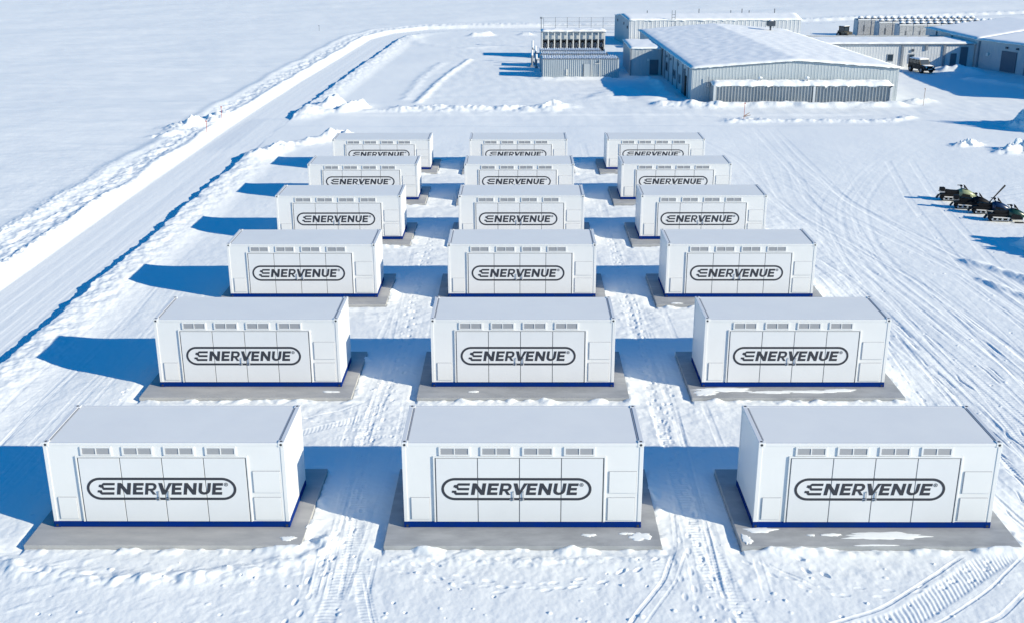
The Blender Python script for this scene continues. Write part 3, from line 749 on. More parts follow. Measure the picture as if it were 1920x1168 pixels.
# ---- ribbed lean shed in front of the hall
t = thing('corrugated_shed', 'long dark ribbed metal shed with snow on top, against the front of the hall', 'shed')
SF, SR, SB, SL_ = (16.35, 95.35), (31.15, 95.30), (31.15, 96.75), (16.20, 96.75)
SH_ = 1.42
jx = 0.565
pj = (SF[0]+(SR[0]-SF[0])*jx, SF[1]-0.02)
corr_wall('wall', SF, (pj[0]-0.12, pj[1]), -0.3, SH_, 'shed_metal', t, 0.27, 0.09, 0.26)
corr_wall('wall', (pj[0]+0.12, pj[1]), SR, -0.3, SH_, 'shed_metal', t, 0.27, 0.09, 0.26)
corr_wall('wall', SL_, SF, -0.3, SH_, 'shed_metal', t, 0.3, 0.05, 0.26)
corr_wall('wall', SR, SB, -0.3, SH_, 'shed_metal', t, 0.3, 0.05, 0.26)
for p in (SF, SR, pj):
    m = MB(); m.box(p[0]-0.09, p[1]-0.15, -0.2, p[0]+0.09, p[1]+0.06, SH_+0.02, 'wall_light'); m.build('corner_post', t)
snow_roof('roof_snow', [SF, SR, (SR[0], 96.42), (SF[0]-0.1, 96.42)], lambda u_, v: SH_+0.20*v, 0.22, t, 110, 8, 9, 0.14, 0.25, 0.07, 0.10)
for i, x in enumerate((20.25, 22.9+1.3)):
    m = MB(); m.tube([(x, 95.9, 1.5), (x, 95.9, 1.98)], 0.09, 'trim', 8)
    m.tube([(x, 95.9, 1.95), (x-0.03, 95.9, 2.1)], 0.2, 'roof_snow', 10, 0.06); m.tube([(x-0.3, 95.8, 1.70), (x, 95.9, 1.88)], 0.07, 'steel', 8)
    o = m.build('vent_pipe'); tag(o, 'short snow capped vent pipe on the ribbed shed roof, ' + ('the left one' if i == 0 else 'the right one'), 'vent pipe', 'vent pipes on the shed roof')

# ---- annex on the left of the hall
t = thing('annex_building', 'small flat roofed annex in blue shade joining the left side of the hall', 'building')
A0, A1, A2, A3 = (10.95, 113.4), (14.02, 113.4), (13.9, 121.8), (10.95, 121.8)
corr_wall('wall', A0, A1, -0.3, 2.55, 'wall_metal', t, 0.35, 0.012)
corr_wall('wall', A3, A0, -0.3, 2.55, 'wall_metal', t, 0.35, 0.012)
corr_wall('wall', A2, A3, -0.3, 2.55, 'wall_metal', t, 0.35, 0.012)
snow_roof('roof', [A0, A1, A2, A3], lambda u_, v: 2.55, 0.12, t, 16, 24, 4, 0.10, 0.25, 0.03)
on_wall(A0, A1, 2.35, 0.0, 0.85, 1.45, 'door_dark', 'door', t, 0.06)
on_wall(A0, A1, 1.75, 1.35, 0.22, 0.22, 'lamp_white', 'wall_lamp', t, 0.16)
on_wall(A0, A1, 0.02, -0.1, 0.12, 2.6, 'trim', 'downpipe', t, 0.08)

# ---- long hall behind
t = thing('back_hall', 'long pale ribbed hall far behind the main hall, tall end wall in shade', 'warehouse')
G0, G1, G2, G3 = (13.35, 141.2), (34.4, 141.5), (34.9, 150.5), (12.25, 149.5)
gh = 2.95; gr = 3.35
corr_wall('wall', G0, G1, -0.3, gh, 'wall_light', t, 0.5, 0.025)
corr_wall('wall', G3, G0, -0.3, lambda u_: gh+(gr-gh)*(1-abs(u_-0.5)*2), 'wall_metal', t, 0.6, 0.05)
corr_wall('wall', G1, G2, -0.3, lambda u_: gh+(gr-gh)*(1-abs(u_-0.5)*2), 'wall_light', t, 0.6, 0.05)
snow_roof('roof', [G0, G1, G2, G3], lambda u_, v: gh+(gr-gh)*(1-abs(v-0.5)*2)-0.02, 0.12, t, 60, 12, 5, 0.1, 0.3, 0.03, 0.08)
m = MB()
for x in (18.55, 18.95): m.tube([(x, 141.3, 0), (x, 141.3, 4.1)], 0.04, 'trim', 6)
for k in range(11): m.tube([(18.55, 141.3, 0.3+k*0.33), (18.95, 141.3, 0.3+k*0.33)], 0.03, 'trim', 5)
m.build('ladder', t)
for k, x in enumerate((16.0, 22.5, 26.5, 27.9, 28.8, 32.0)):
    m = MB(); m.tube([(x, 145.8, 3.3), (x, 145.8, 3.75+0.2*(k % 2))], 0.05, 'dark_metal', 6); m.build('roof_pipe', t)
for s_, z in ((2.0, 2.3), (5.6, 2.2), (7.6, 1.9)): on_wall(G3, G0, s_, z, 0.3, 0.3, 'door_dark', 'wall_vent', t, 0.12)
# low link roof in front of it
m = MB(); m.box(13.3, 138.2, 0, 16.8, 140.6, 0.45, 'wall_light', 0.03); m.box(13.2, 138.1, 0.45, 16.9, 140.7, 0.62, 'roof_snow', 0.06)
o = m.build('storage_bin'); tag(o, 'low snow covered bin before the long hall behind', 'bin')

# ---- right connecting wing
t = thing('link_building', 'low grey wing with snowed roof joining the halls on the right', 'building')
L0, L1, L2, L3 = (31.2, 119.3), (47.2, 119.3), (46.6, 128.0), (30.9, 128.0)
lh = 2.36
corr_wall('wall', L0, L1, -0.3, lh, 'wall_light', t, 0.3, 0.012)
corr_wall('wall', L2, L3, -0.3, lh, 'wall_light', t, 0.5, 0.03)
snow_roof('roof', [L0, L1, (46.8, 125.6), (31.0, 125.6)], lambda u_, v: lh, 0.13, t, 60, 14, 6, 0.16, 0.3, 0.03, 0.09)
m = MB(); m.tube([(31.2, 119.12, lh-0.05), (47.0, 119.12, lh-0.05)], 0.07, 'trim', 6); m.build('gutter', t)
for s_, z, w_, h_ in ((7.35, 0.55, 0.65, 0.75), (9.55, 0.35, 0.6, 0.95)):
    wn = on_wall(L0, L1, s_, z, w_, h_, 'trim', 'window', t, 0.06); on_wall(L0, L1, s_, z+0.07, w_-0.14, h_-0.14, 'glass_dark', 'pane', wn, 0.075)
for s_ in (8.55, 12.9): on_wall(L0, L1, s_, -0.1, 0.22, lh, 'trim', 'downpipe', t, 0.14)
on_wall(L0, L1, 13.9, -0.05, 0.6, 1.4, 'door_dark', 'door', t, 0.06)
on_wall(L0, L1, 14.95, -0.05, 0.75, 2.05, 'door_dark', 'door', t, 0.06)
on_wall(L0, L1, 9.6, 1.55, 0.2, 0.25, 'dark_metal', 'wall_lamp', t, 0.16)
on_wall(L0, L1, 11.0, 1.7, 0.25, 0.5, 'trim', 'wall_vent', t, 0.16)

# ---- right hall, its wall in shade
t = thing('right_hall', 'grey hall at the right edge with big dark door, its wall in blue shade', 'warehouse')
P0, P1, P2, P3 = (46.4, 132.0), (47.3, 119.0), (50.2, 112.4), (51.2, 110.0)
B0, B1, B2, B3 = (49.9, 109.9), (49.9, 94.4), (62.0, 94.4), (62.0, 109.9)
E1, E2, E3, E4 = (58.0, 93.0), (75.0, 112.0), (70.0, 134.0), (70.0, 140.0)
rh = 2.78
corr_wall('wall', P0, P1, -0.3, rh, 'wall_metal', t, 0.4, 0.012)
corr_wall('wall', P1, P2, -0.3, rh, 'wall_metal', t, 0.4, 0.012)
corr_wall('wall', P2, P3, -0.3, rh, 'wall_metal', t, 0.4, 0.012)
for qa, qb in ((B0, B1), (B1, B2), (B2, B3), (B3, B0)): corr_wall('wall', qa, qb, -0.3, 4.85, 'wall_metal', t, 0.4, 0.012)
corr_wall('wall', (62.0, 109.0), E2, -0.3, rh, 'wall_metal', t, 0.4, 0.012)
snow_roof('roof', [P1, P3, E2, (71, 133)], lambda u_, v: rh+0.02+0.8*min(v*2.2, 1), 0.14, t, 20, 40, 7, 0.16, 0.35, 0.03)
snow_roof('roof', [B1, B2, B3, B0], lambda u_, v: 4.85+0.3*min(v, 1-v), 0.14, t, 30, 20, 8, 0.12, 0.35, 0.03)
snow_roof('roof', [P0, P1, (71, 133), (70, 140)], lambda u_, v: rh+0.03+0.8*min(v*2.2, 1), 0.14, t, 20, 40, 10, 0.16, 0.35, 0.03)
on_wall(P1, P2, 4.4, 0.0, 1.9, 2.0, 'door_dark', 'roller_door', t, 0.10)
on_wall(P1, P2, 6.55, -0.1, 0.14, rh, 'trim', 'downpipe', t, 0.14)
on_wall(P1, P2, 0.35, -0.1, 0.14, rh, 'trim', 'downpipe', t, 0.14)
wn = on_wall(P1, P2, 7.7, 0.5, 1.1, 0.8, 'trim', 'window', t, 0.06); on_wall(P1, P2, 7.7, 0.57, 0.96, 0.66, 'glass_dark', 'pane', wn, 0.075)
for s_ in (4.0, 5.35, 7.4): on_wall(P1, P2, s_, 2.25, 0.22, 0.18, 'dark_metal', 'wall_lamp', t, 0.16)
on_wall(P1, P2, 1.6, 1.3, 0.3, 0.3, 'lamp_white', 'wall_lamp', t, 0.16)
for s_ in (3.0, 7.0): on_wall(P0, P1, s_, -0.1, 0.16, rh, 'trim', 'downpipe', t, 0.12)
on_wall(P0, P1, 9.0, 1.6, 0.3, 0.3, 'dark_metal', 'wall_vent', t, 0.14)

# ---- three narrow sheds on the left of the compound
for i, (x0, x1, y0, y1, h) in enumerate(((2.18, 9.65, 111.8, 114.4, 1.72), (2.10, 8.9, 116.2, 118.0, 1.70), (2.10, 8.5, 120.1, 122.0, 1.62))):
    t = thing('container_shed', ('front shed of ribbed grey metal, nearest of the three sheds', 'middle shed of three behind one another, white ribbed roof showing', 'rear shed of the three with white ribbed roof, below the fan bank')[i], 'shed', (x0, y0, 0), 0, 'narrow metal sheds standing one behind another')
    L, D = x1-x0, y1-y0
    corr_wall('wall', (0, 0), (L, 0), -0.3, h, 'wall_metal', t, 0.2, 0.05, 0.24)
    corr_wall('wall', (0, D), (0, 0), -0.3, h, 'wall_metal', t, 0.25, 0.04, 0.24)
    corr_wall('wall', (L, 0), (L, D), -0.3, h, 'wall_metal', t, 0.25, 0.04, 0.24)
    corr_wall('wall', (L, D), (0, D), -0.3, h, 'wall_metal', t, 0.25, 0.04, 0.24)
    m = MB(); n = int(L/0.24); vs = []
    for j in range(n+1):
        for s_, z in ((0, 0), (0.3, 0), (0.5, .11), (0.6, .11), (0.8, 0)):
            x = (j+s_)*L/(n+1); vs += [(x-0.05, -0.08, h+0.02+z), (x-0.05, D+0.05, h+0.03+z)]
    q = len(vs)//2; m.add(vs, [(2*j, 2*j+2, 2*j+3, 2*j+1) for j in range(q-1)], 'roof_snow')
    m.box(-0.04, -0.05, h-0.04, L+0.04, D+0.03, h+0.018, 'trim'); m.build('roof', t)
    if i == 0:
        for x in (2.4, ): on_wall((0, 0), (L, 0), x, 0.15, 0.12, 0.6, 'lamp_white', 'meter', t, 0.12)
        on_wall((0, 0), (L, 0), 4.35, 0.0, 0.62, 1.25, 'wall_metal', 'door', t, 0.08); on_wall((0, 0), (L, 0), 4.05, 0.05, 0.06, 1.2, 'door_dark', 'door_edge', t, 0.1)
        on_wall((0, 0), (L, 0), 5.4, 1.25, 0.55, 0.05, 'lamp_white', 'sign_bar', t, 0.1); on_wall((0, 0), (L, 0), 5.4, 1.38, 0.08, 0.12, 'dark_metal', 'wall_lamp', t, 0.12)
        for x in (4.78, 5.6): on_wall((0, 0), (L, 0), x, 0.0, 0.05, h, 'lamp_white', 'conduit', t, 0.09)

# snowed pipes at the left end of the sheds
for i, (x, y, h) in enumerate(((1.35, 124.0, 2.2), (1.65, 122.5, 1.8), (1.25, 120.4, 1.6), (1.7, 119.2, 1.3))):
    m = MB(); m.tube([(x, y, -0.2), (x, y, h)], 0.09, 'trim', 8); m.tube([(x, y, h*0.7), (x, y, h+0.08)], 0.11, 'roof_snow', 8, 0.10)
    m.tube([(x, y, h*0.6), (x+0.4, y, h*0.6)], 0.05, 'trim', 6)
    m.box(x-0.16, y-0.16, -0.2, x+0.16, y+0.16, 0.12, 'trim', 0.02)
    o = m.build('pipe_stack'); tag(o, 'snow crusted upright pipe left of the ribbed sheds, %s' % ('tallest and farthest', 'second tallest', 'third in height', 'shortest and nearest')[i], 'pipe', 'upright pipes beside the sheds')

# ---- bank of fans
t = thing('fan_bank', 'steel rack holding ten dark round fans under a snowed top', 'cooling unit', (2.45, 128.0, 0))
L = 6.95; H = 2.75
m = MB(); m.box(0.0, 0.35, 0.0, L, 2.2, 1.95, 'black_plastic'); m.build('casing', t)
nf = 10; pw = L/nf
m = MB()
for k in range(nf+1): m.box(k*pw-0.06, -0.12, -0.2, k*pw+0.06, 0.02, H, 'lamp_white'); 
m.box(-0.1, -0.16, 0.55, L+0.1, 0.04, 0.72, 'lamp_white'); m.box(-0.1, -0.10, 1.98, L+0.1, -0.02, 2.05, 'steel'); m.box(-0.1, -0.16, H, L+0.1, 0.0, H+0.10, 'trim')
for k in range(0, nf+1, 2): m.box(k*pw-0.05, 2.1, -0.2, k*pw+0.05, 2.2, H, 'lamp_white')
m.build('frame', t)
m = MB(); m.box(0, 0.2, 1.95, L, 0.33, H-0.05, 'wall_light'); m.build('back_panel', t)
for k in range(nf):
    xc = (k+0.5)*pw; zc = 1.38
    m = MB(); m.tube([(xc, 0.20, zc), (xc, 0.34, zc)], 0.30, 'black_plastic', 16)
    for q in range(16):
        a, b = 2*math.pi*q/16, 2*math.pi*(q+1)/16
        m.tube([(xc+.32*math.cos(a), 0.12, zc+.52*math.sin(a)), (xc+.32*math.cos(b), 0.12, zc+.52*math.sin(b))], 0.018, 'trim', 4)
    f = m.build('fan', t)
    m = MB()
    for q in range(6):
        a = q*math.pi/3; m.add([(xc, 0.14, zc), (xc+.28*math.cos(a), 0.12, zc+.28*math.sin(a)), (xc+.28*math.cos(a+.6), 0.18, zc+.28*math.sin(a+.6))], [(0, 1, 2)], 'trim')
    m.build('blade', f)
snow_roof('snow_cover', [(0, 0), (L, 0), (L, 2.3), (0, 2.3)], lambda u_, v: H+0.1, 0.16, t, 40, 10, 12, 0.12, 0.25, 0.07, 0.1)

# ---- fence behind the fans
t = thing('mesh_fence', 'thin wire mesh fence on posts behind the fan bank', 'fence')
for k in range(9):
    x = 3.2 + k*1.62
    m = MB(); m.tube([(x, 157.6-0.08*k, -0.2), (x, 157.6-0.08*k, 2.0)], 0.035, 'trim', 6); m.build('post', t)
m = MB()
for z in (0.35, 0.9, 1.45, 1.95): m.tube([(3.2, 157.55, z), (16.1, 156.92, z)], 0.012, 'trim', 4)
for k in range(86): x = 3.2+k*0.15; m.tube([(x, 157.52-(x-3.2)*0.049, 0.3), (x, 157.52-(x-3.2)*0.049, 1.95)], 0.006, 'trim', 3)
m.build('mesh', t)
m = MB(); m.tube([(2.58, 139.4, -0.2), (2.55, 139.4, 3.5)], 0.07, 'trim', 8, 0.05); m.box(2.4, 139.2, 3.3, 2.7, 139.5, 3.5, 'trim', 0.02)
o = m.build('lamp_post'); tag(o, 'slim grey post standing at the left end of the fan bank', 'post')
m = MB(); m.tube([(12.5, 148, -0.2), (13.1, 148, 3.0)], 0.05, 'trim', 6); m.tube([(12.8, 149, -0.2), (13.1, 148, 3.0)], 0.05, 'trim', 6)
for k in range(6): z = 0.3+k*0.45; m.tube([(12.5+.6*z/3.2, 148, z), (12.8+.3*z/3.2, 149-z/3.2, z)], 0.03, 'trim', 5)
o = m.build('lattice_mast'); tag(o, 'leaning lattice mast left of the shaded end wall of the rear hall', 'mast')

# ---- rows of cooling cabinets, upper right
def cabinet(x, y, label):
    t = thing('equipment_cabinet', label, 'cabinet', (x, y, 0), 0, 'equipment cabinets in rows by the right hall')
    W_, D_, H_ = 1.72, 1.9, 1.95
    m = MB(); m.box(0, 0, -0.2, W_-0.03, D_, H_, 'cabinet', 0.02); m.build('body', t)
    m = MB(); m.box(-0.03, 0.02, -0.2, 0.0, D_-0.02, H_-0.02, 'cabinet_side'); m.build('side_panel', t)
    for k in range(2):
        m = MB(); m.box(0.06+k*0.8, -0.03, 0.1, 0.82+k*0.8, 0.0, H_-0.15, 'cabinet', 0.01); m.box(0.74+k*0.12, -0.05, 0.5, 0.78+k*0.12, -0.03, 1.3, 'dark_metal'); m.build('door', t)
    m = MB()
    for k in range(2): m.tube([(0.45+k*0.82, 0.7, H_), (0.45+k*0.82, 0.7, H_+0.28)], 0.34, 'dark_metal', 12, 0.30)
    f = m.build('fan', t)
    m = MB()
    for k in range(2): m.tube([(0.45+k*0.82, 0.7, H_+0.27), (0.45+k*0.82, 0.7, H_+0.40), (0.45+k*0.82, 0.7, H_+0.47)], 0.36, 'roof_snow', 10, 0.12)
    m.box(0.0, 0.05, H_, W_-0.05, 0.3, H_+0.12, 'roof_snow', 0.05); m.box(0.0, 1.15, H_, W_-0.05, D_, H_+0.12, 'roof_snow', 0.05)
    m.build('snow_cover', t)
    return t
ro_ = ('back', 'middle', 'front'); cnt_w = ['first', 'second', 'third', 'fourth', 'fifth', 'sixth', 'seventh', 'eighth', 'ninth']
cab0 = None
for ri, (x0, y, n) in enumerate(((44.6, 152.6, 9), (46.1, 148.4, 9), (47.5, 144.6, 6))):
    for k in range(n):
        lb = 'snow topped grey cabinet, %s from the left in the %s row by the right hall' % (cnt_w[k], ro_[ri])
        if cab0 is None: cab0 = cabinet(x0, y, lb); continue
        o = copy_tree(cab0); o.location = (x0+k*1.74, y, 0); tag(o, lb)

# ------------------------------------------------------------------ vehicles
def wheel(parent, x, y, r, w_):
    m = MB(); m.tube([(x, y-w_/2, r), (x, y+w_/2, r)], r, 'rubber', 18); o = m.build('wheel', parent)
    m = MB(); m.tube([(x, y-w_/2-0.012, r), (x, y+w_/2+0.012, r)], r*0.5, 'trim', 12); m.build('rim', o)
# boxy off road car facing the camera, snow on its roof. local +x forward
t = thing('parked_car', 'dark boxy off-road car with snow on its roof in the shaded yard', 'car', (40.6, 115.7, -0.08), R(-72))
t.scale = (0.74, 0.78, 0.80)
m = MB()
m.prism([(-1.75, 0.42), (1.8, 0.42), (1.85, 0.9), (0.95, 0.98), (0.70, 1.02), (-1.75, 1.02)], -0.78, 0.78, 'truck_paint')
m.prism([(-1.72, 1.0), (0.78, 1.0), (0.50, 1.62), (-1.66, 1.62)], -0.72, 0.72, 'truck_paint'); m.build('body', t)
m = MB(); m.add([(0.795, -0.62, 1.06), (0.795, 0.62, 1.06), (0.545, 0.60, 1.56), (0.545, -0.60, 1.56)], [(0, 1, 2, 3)], 'glass_dark'); m.build('windscreen', t)
for s_ in (-1, 1):
    for a, b in ((-1.55, -0.85), (-0.75, -0.15), (-0.05, 0.5)):
        m = MB(); y = s_*0.728; m.box(a, min(y, y-0.01), 1.10, b, max(y, y-0.01), 1.5, 'glass_dark'); m.build('window', t)
    m = MB(); m.tube([(1.84, s_*0.52, 0.78), (1.89, s_*0.52, 0.78)], 0.11, 'lamp_white', 12); m.build('headlight', t)
    m = MB(); m.box(0.55, s_*0.80-0.08, 1.15, 0.65, s_*0.80+0.08, 1.32, 'black_plastic', 0.02); m.build('mirror', t)
m = MB(); m.box(1.83, -0.36, 0.62, 1.90, 0.36, 0.86, 'black_plastic', 0.01); m.build('grille', t)
m = MB(); m.box(1.82, -0.8, 0.36, 2.02, 0.8, 0.54, 'black_plastic', 0.03); m.build('bumper', t)
m = MB(); m.box(1.96, -0.3, 0.54, 2.05, 0.3, 0.58, 'roof_snow', 0.01); m.build('bumper_snow', t)
for x in (-1.15, 1.2):
    for y in (-0.72, 0.72): wheel(t, x, y, 0.38, 0.26)
snow_roof('roof_snow', [(-1.66, -0.70), (0.50, -0.70), (0.50, 0.70), (-1.66, 0.70)], lambda u_, v: 1.61, 0.16, t, 14, 10, 15, 0.02, 0.3, 0.03, 0.02)
snow_roof('bonnet_snow', [(0.95, -0.6), (1.75, -0.6), (1.75, 0.6), (0.95, 0.6)], lambda u_, v: 0.97-0.07*u_, 0.05, t, 10, 10, 16, 0.0, 0.2, 0.02, 0.02)
# compact loader
t = thing('compact_loader', 'small dark loader parked left of the snow topped cabinets', 'loader', (42.3, 150.3, -0.08), R(-60))
t.scale = (0.8, 0.8, 0.8)
m = MB(); m.prism([(-1.0, 0.35), (1.1, 0.35), (1.15, 0.95), (0.2, 1.05), (-1.0, 1.1)], -0.6, 0.6, 'tractor_paint'); m.build('body', t)
m = MB()
for x in (-0.75, 0.35):
    for y in (-0.52, 0.52): m.tube([(x, y, 1.0), (x, y, 1.75)], 0.05, 'black_plastic', 6)
m.box(-0.85, -0.6, 1.72, 0.45, 0.6, 1.82, 'black_plastic', 0.02); m.build('cab_frame', t)
m = MB(); m.box(-0.7, -0.5, 1.08, 0.3, 0.5, 1.7, 'glass_dark'); m.build('cab_glass', t)
m = MB(); m.box(-0.8, -0.55, 1.82, 0.4, 0.55, 1.92, 'roof_snow', 0.04); m.build('roof_snow', t)
m = MB(); m.tube([(0.6, -0.5, 0.9), (1.6, -0.5, 0.3)], 0.07, 'tractor_paint', 6); m.tube([(0.6, 0.5, 0.9), (1.6, 0.5, 0.3)], 0.07, 'tractor_paint', 6)
m.build('loader_arm', t)
m = MB(); m.prism([(1.5, 0.05), (2.1, 0.05), (2.0, 0.12), (1.6, 0.15), (1.58, 0.55), (1.5, 0.6)], -0.7, 0.7, 'trim'); m.build('bucket', t)
for x, r in ((-0.65, 0.45), (0.75, 0.36)):
    for y in (-0.62, 0.62): wheel(t, x, y, r, 0.24)

# ---- snowmobiles. local +x forward
def sled(color, label, loc, rz, pack=False):
    t = thing('snowmobile', label, 'snowmobile', loc, rz, 'snowmobiles parked close together')
    t.scale = (0.73, 0.74, 0.78)
    # track loop
    m = MB(); pts = []
    prof = [(-1.32, 0.16), (-1.20, 0.04), (-0.2, 0.0), (0.15, 0.06), (0.30, 0.22), (0.1, 0.36), (-1.1, 0.40), (-1.30, 0.32)]
    m.prism(prof, -0.19, 0.19, 'rubber')
    for i in range(len(prof)):
        a = Vector((prof[i][0], 0, prof[i][1])); b = Vector((prof[(i+1) % len(prof)][0], 0, prof[(i+1) % len(prof)][1])); L = (b-a).length
        for q in range(int(L/0.10)):
            p = a + (b-a)*(q+0.5)/max(1, int(L/0.10)); m.box(p.x-0.015, -0.18, p.z-0.02, p.x+0.015, 0.18, p.z+0.02, 'black_plastic')
    tr = m.build('track', t)
    m = MB()
    for s_ in (-1, 1):
        for x in (-1.08, -0.75, -0.4, 0.0): m.tube([(x, s_*0.2, 0.16), (x, s_*0.215, 0.16)], 0.075, 'lamp_white' if x in (-0.4,) else 'steel', 10)
        m.box(-1.1, min(s_*0.2, s_*0.21), 0.06, 0.05, max(s_*0.2, s_*0.21), 0.095, 'steel')
    m.build('bogie_wheel', tr)
    # tunnel and running boards
    m = MB(); m.prism([(-1.38, 0.40), (0.35, 0.40), (0.35, 0.56), (-1.30, 0.52)], -0.22, 0.22, 'sled_black')
    m.add([(-1.42, -.2, .42), (-1.42, .2, .42), (-1.60, .2, .16), (-1.60, -.2, .16), (-1.44, -.2, .44), (-1.44, .2, .44), (-1.62, .2, .18), (-1.62, -.2, .18)], [(0, 1, 2, 3), (4, 5, 6, 7), (0, 3, 7, 4), (1, 2, 6, 5), (0, 1, 5, 4), (3, 2, 6, 7)], 'rubber')
    for s_ in (-1, 1):
        m.prism([(-1.1, 0.30), (0.45, 0.26), (0.45, 0.30), (-1.1, 0.34)], min(s_*0.22, s_*0.40), max(s_*0.22, s_*0.40), 'lamp_white')
    m.build('tunnel', t)
    # seat
    m = MB(); m.prism([(-0.95, 0.54), (0.10, 0.56), (0.16, 0.80), (-0.15, 0.74), (-0.55, 0.76), (-0.92, 0.80), (-1.02, 0.70)], -0.15, 0.15, 'sled_seat'); m.build('seat', t)
    # hood: lofted body
    secs = [(-0.02, 0.24, 0.30, 0.80), (0.25, 0.36, 0.24, 0.90), (0.60, 0.40, 0.20, 0.84), (0.95, 0.34, 0.22, 0.66), (1.22, 0.20, 0.28, 0.50), (1.36, 0.08, 0.34, 0.42)]
    vs = []; n = 12
    for x, hw, z0, z1 in secs:
        for q in range(n):
            a = 2*math.pi*q/n; c_, s2 = math.cos(a), math.sin(a)
            vs.append((x, hw*math.copysign(abs(c_)**0.7, c_), (z0+z1)/2 + (z1-z0)/2*math.copysign(abs(s2)**0.8, s2)))
    fs = [(i*n+q, i*n+(q+1) % n, (i+1)*n+(q+1) % n, (i+1)*n+q) for i in range(len(secs)-1) for q in range(n)] + [list(range(n)), [(len(secs)-1)*n+q for q in range(n)]]
    mb = MB().add(vs, fs, color); hd = mb.build('hood', t, smooth=True)
    for s_ in (-1, 1):
        m = MB(); m.prism([(0.05, 0.28), (0.85, 0.24), (0.75, 0.50), (0.2, 0.58)], min(s_*0.375, s_*0.41), max(s_*0.375, s_*0.41), 'sled_black'); m.build('side_panel', t)
    m = MB(); m.tube([(1.16, -0.13, 0.54), (1.24, -0.13, 0.50)], 0.07, 'lamp_white', 10); m.tube([(1.16, 0.13, 0.54), (1.24, 0.13, 0.50)], 0.07, 'lamp_white', 10); m.build('headlight', t)
    m = MB()
    m.add([(0.62, -.24, .82), (0.62, .24, .82), (0.36, .20, 1.13), (0.36, -.20, 1.13), (0.44, -.27, .86), (0.44, .27, .86), (0.59, -.24, .82), (0.59, .24, .82), (0.33, .20, 1.13), (0.33, -.20, 1.13)], [(0, 1, 2, 3), (0, 3, 4), (1, 5, 2), (6, 7, 8, 9)], 'black_plastic'); m.build('windshield', t)
    m = MB(); m.tube([(0.22, 0, 0.85), (0.10, 0, 1.06)], 0.035, 'black_plastic', 6)
    m.tube([(-0.02, -0.38, 1.03), (0.10, -0.14, 1.08), (0.10, 0.14, 1.08), (-0.02, 0.38, 1.03)], 0.028, 'black_plastic', 6)
    m.box(0.05, -0.12, 1.03, 0.2, 0.12, 1.13, 'black_plastic', 0.02); m.build('handlebar', t)
    for s_ in (-1, 1):
        m = MB(); y = s_*0.50
        m.tube([(0.35, y, 0.045), (0.7, y, 0.03), (1.25, y, 0.04), (1.5, y, 0.12), (1.62, y, 0.24)], 0.045, 'black_plastic', 6)
        m.tube([(0.95, y, 0.05), (0.90, s_*0.44, 0.36)], 0.035, 'steel', 6); m.tube([(0.90, s_*0.44, 0.30), (0.65, s_*0.22, 0.36)], 0.025, 'black_plastic', 6)
        m.tube([(1.02, s_*0.44, 0.26), (1.05, s_*0.22, 0.36)], 0.025, 'black_plastic', 6)
        m.tube([(1.25, y, 0.05), (1.42, y, 0.20), (1.62, y, 0.25)], 0.018, 'black_plastic', 5); m.build('ski', t)
    m = MB(); m.tube([(-0.85, -.18, .56), (-1.0, -.18, .66), (-1.45, -.18, .66), (-1.45, .18, .66), (-1.0, .18, .66), (-0.85, .18, .56)], 0.018, 'black_plastic', 5)
    if pack: m.box(-1.42, -0.2, 0.68, -1.05, 0.2, 0.95, 'sled_seat', 0.05)
    m.build('rear_rack', t)
    return t
sled('sled_yellow', 'snowmobile with pale yellow green hood, farthest back of the group', (24.25, 60.9, -0.09), R(-4), True)
sled('sled_black', 'dark snowmobile second from the back, raised pole beside its nose', (24.35, 59.0, -0.09), R(-9), True)
sled('sled_blue', 'snowmobile with blue side panels, between the dark and green ones', (24.9, 57.9, -0.09), R(-8))
sled('sled_green', 'snowmobile with green hood and white running boards, nearest of the group', (25.15, 56.4, -0.09), R(-5))
m = MB(); m.tube([(24.95, 58.15, 0.62), (25.75, 58.6, 1.28)], 0.03, 'black_plastic', 6, 0.05); m.tube([(24.95, 58.15, 0.62), (24.80, 58.05, 0.45)], 0.03, 'black_plastic', 6)
o = m.build('shovel_handle'); tag(o, 'black slanting pole sticking up between the snowmobiles', 'pole')

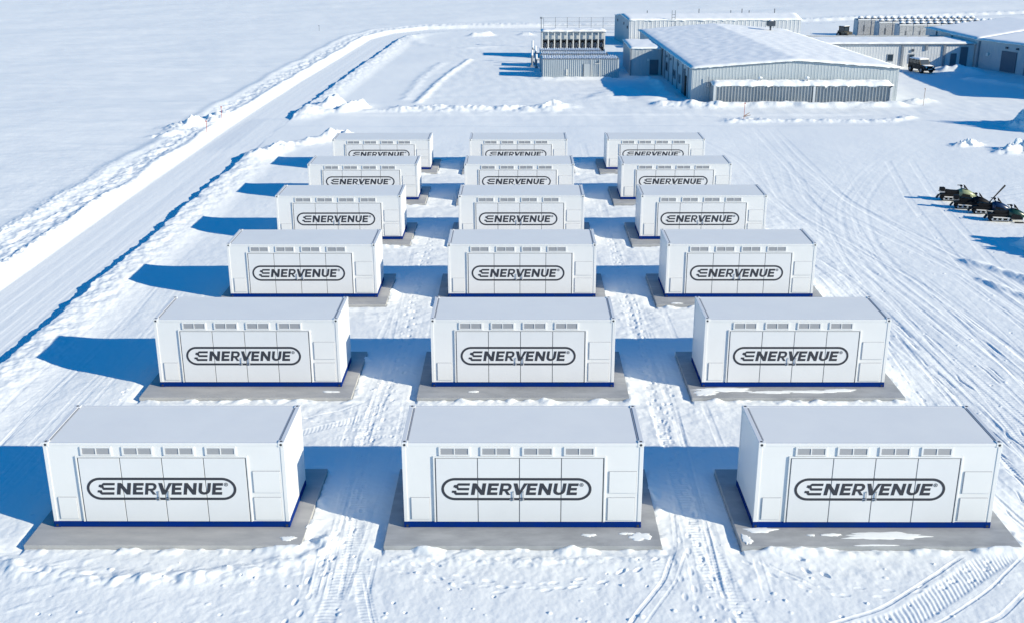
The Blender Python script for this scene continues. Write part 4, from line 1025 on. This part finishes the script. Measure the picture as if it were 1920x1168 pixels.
# ---- marker stakes
for i, (x, y, h, lb) in enumerate(((-22.75, 85.5, 1.3, 'red marker stake in the snow bank left of the road, the taller of two'), (-22.8, 81.2, 0.95, 'red marker stake in the snow bank left of the road, the shorter of two'),
                       (17.5, 87.9, 1.15, 'red stake in the low snow ridge before the long ribbed shed'), (33.6, 94.2, 1.35, 'thin pale stake in the snow at the right end of the ribbed shed'),
                       (36.3, 157.5, 0.9, 'short dark stake standing alone behind the main hall'), (-27.7, 158.5, 0.9, 'small dark stake far off beside the bend of the road'))):
    mt = 'red_paint' if i < 3 else ('wood' if i == 3 else 'dark_metal')
    m = MB(); m.tube([(x, y, -0.2), (x+0.04*(i % 2), y, h)], 0.020, mt, 6)
    m.box(x-0.035, y-0.025, h-0.10, x+0.06, y+0.025, h, mt, 0.01)
    if i == 2: m.tube([(x, y, 0.1), (x+0.45, y+0.15, 0.35)], 0.05, 'wood', 6, 0.02); m.tube([(x-0.05, y, 0.05), (x+0.5, y-0.1, 0.2)], 0.04, 'wood', 6, 0.02)
    o = m.build('marker_stake'); tag(o, lb, 'stake', 'marker stakes in the snow')

# ---- big ploughed heaps on the right
def heap(cx, cy, rx, ry, h, seed, label, n=120):
    g = np.linspace(-1.25, 1.25, n); X, Y = np.meshgrid(g, g)
    x = X*rx; y = Y*ry
    d = np.hypot(X, Y) + 0.22*fbm(X*1.6+seed, Y*1.6, 2, seed)
    Zh = h*ss(1.05, 0.15, d)*(0.75 + 0.55*np.abs(fbm(x/0.9, y/0.9, 4, seed+3, 0.6))) - 0.45*ss(0.95, 1.2, d)
    co = np.stack([x, y, Zh-0.05], -1).reshape(-1, 3)
    fs = [(j*n+i, j*n+i+1, (j+1)*n+i+1, (j+1)*n+i) for j in range(n-1) for i in range(n-1)]
    me = bpy.data.meshes.new('snow_heap'); me.from_pydata(co.tolist(), [], fs); me.materials.append(MATS['snow'])
    me.polygons.foreach_set('use_smooth', [True]*len(fs)); me.update()
    o = bpy.data.objects.new('snow_heap', me); link(o); o.location = (cx, cy, -0.05)
    tag(o, label, 'snow heap', 'ploughed snow heaps at the right edge')
heap(39.3, 83.2, 3.4, 3.6, 2.3, 11, 'large lumpy snow heap in blue shade at the right edge, behind the snowmobiles')
heap(34.6, 75.2, 2.6, 1.0, 0.8, 13, 'low crumbly snow heap at the right edge before the large shaded heap')
heap(25.7, 50.9, 2.3, 2.7, 1.25, 17, 'rounded snow heap at the right edge, nearer than the snowmobiles')
heap(31.0, 77.0, 0.9, 0.6, 0.5, 19, 'smallest snow heap, left of the crumbly one at the right edge')
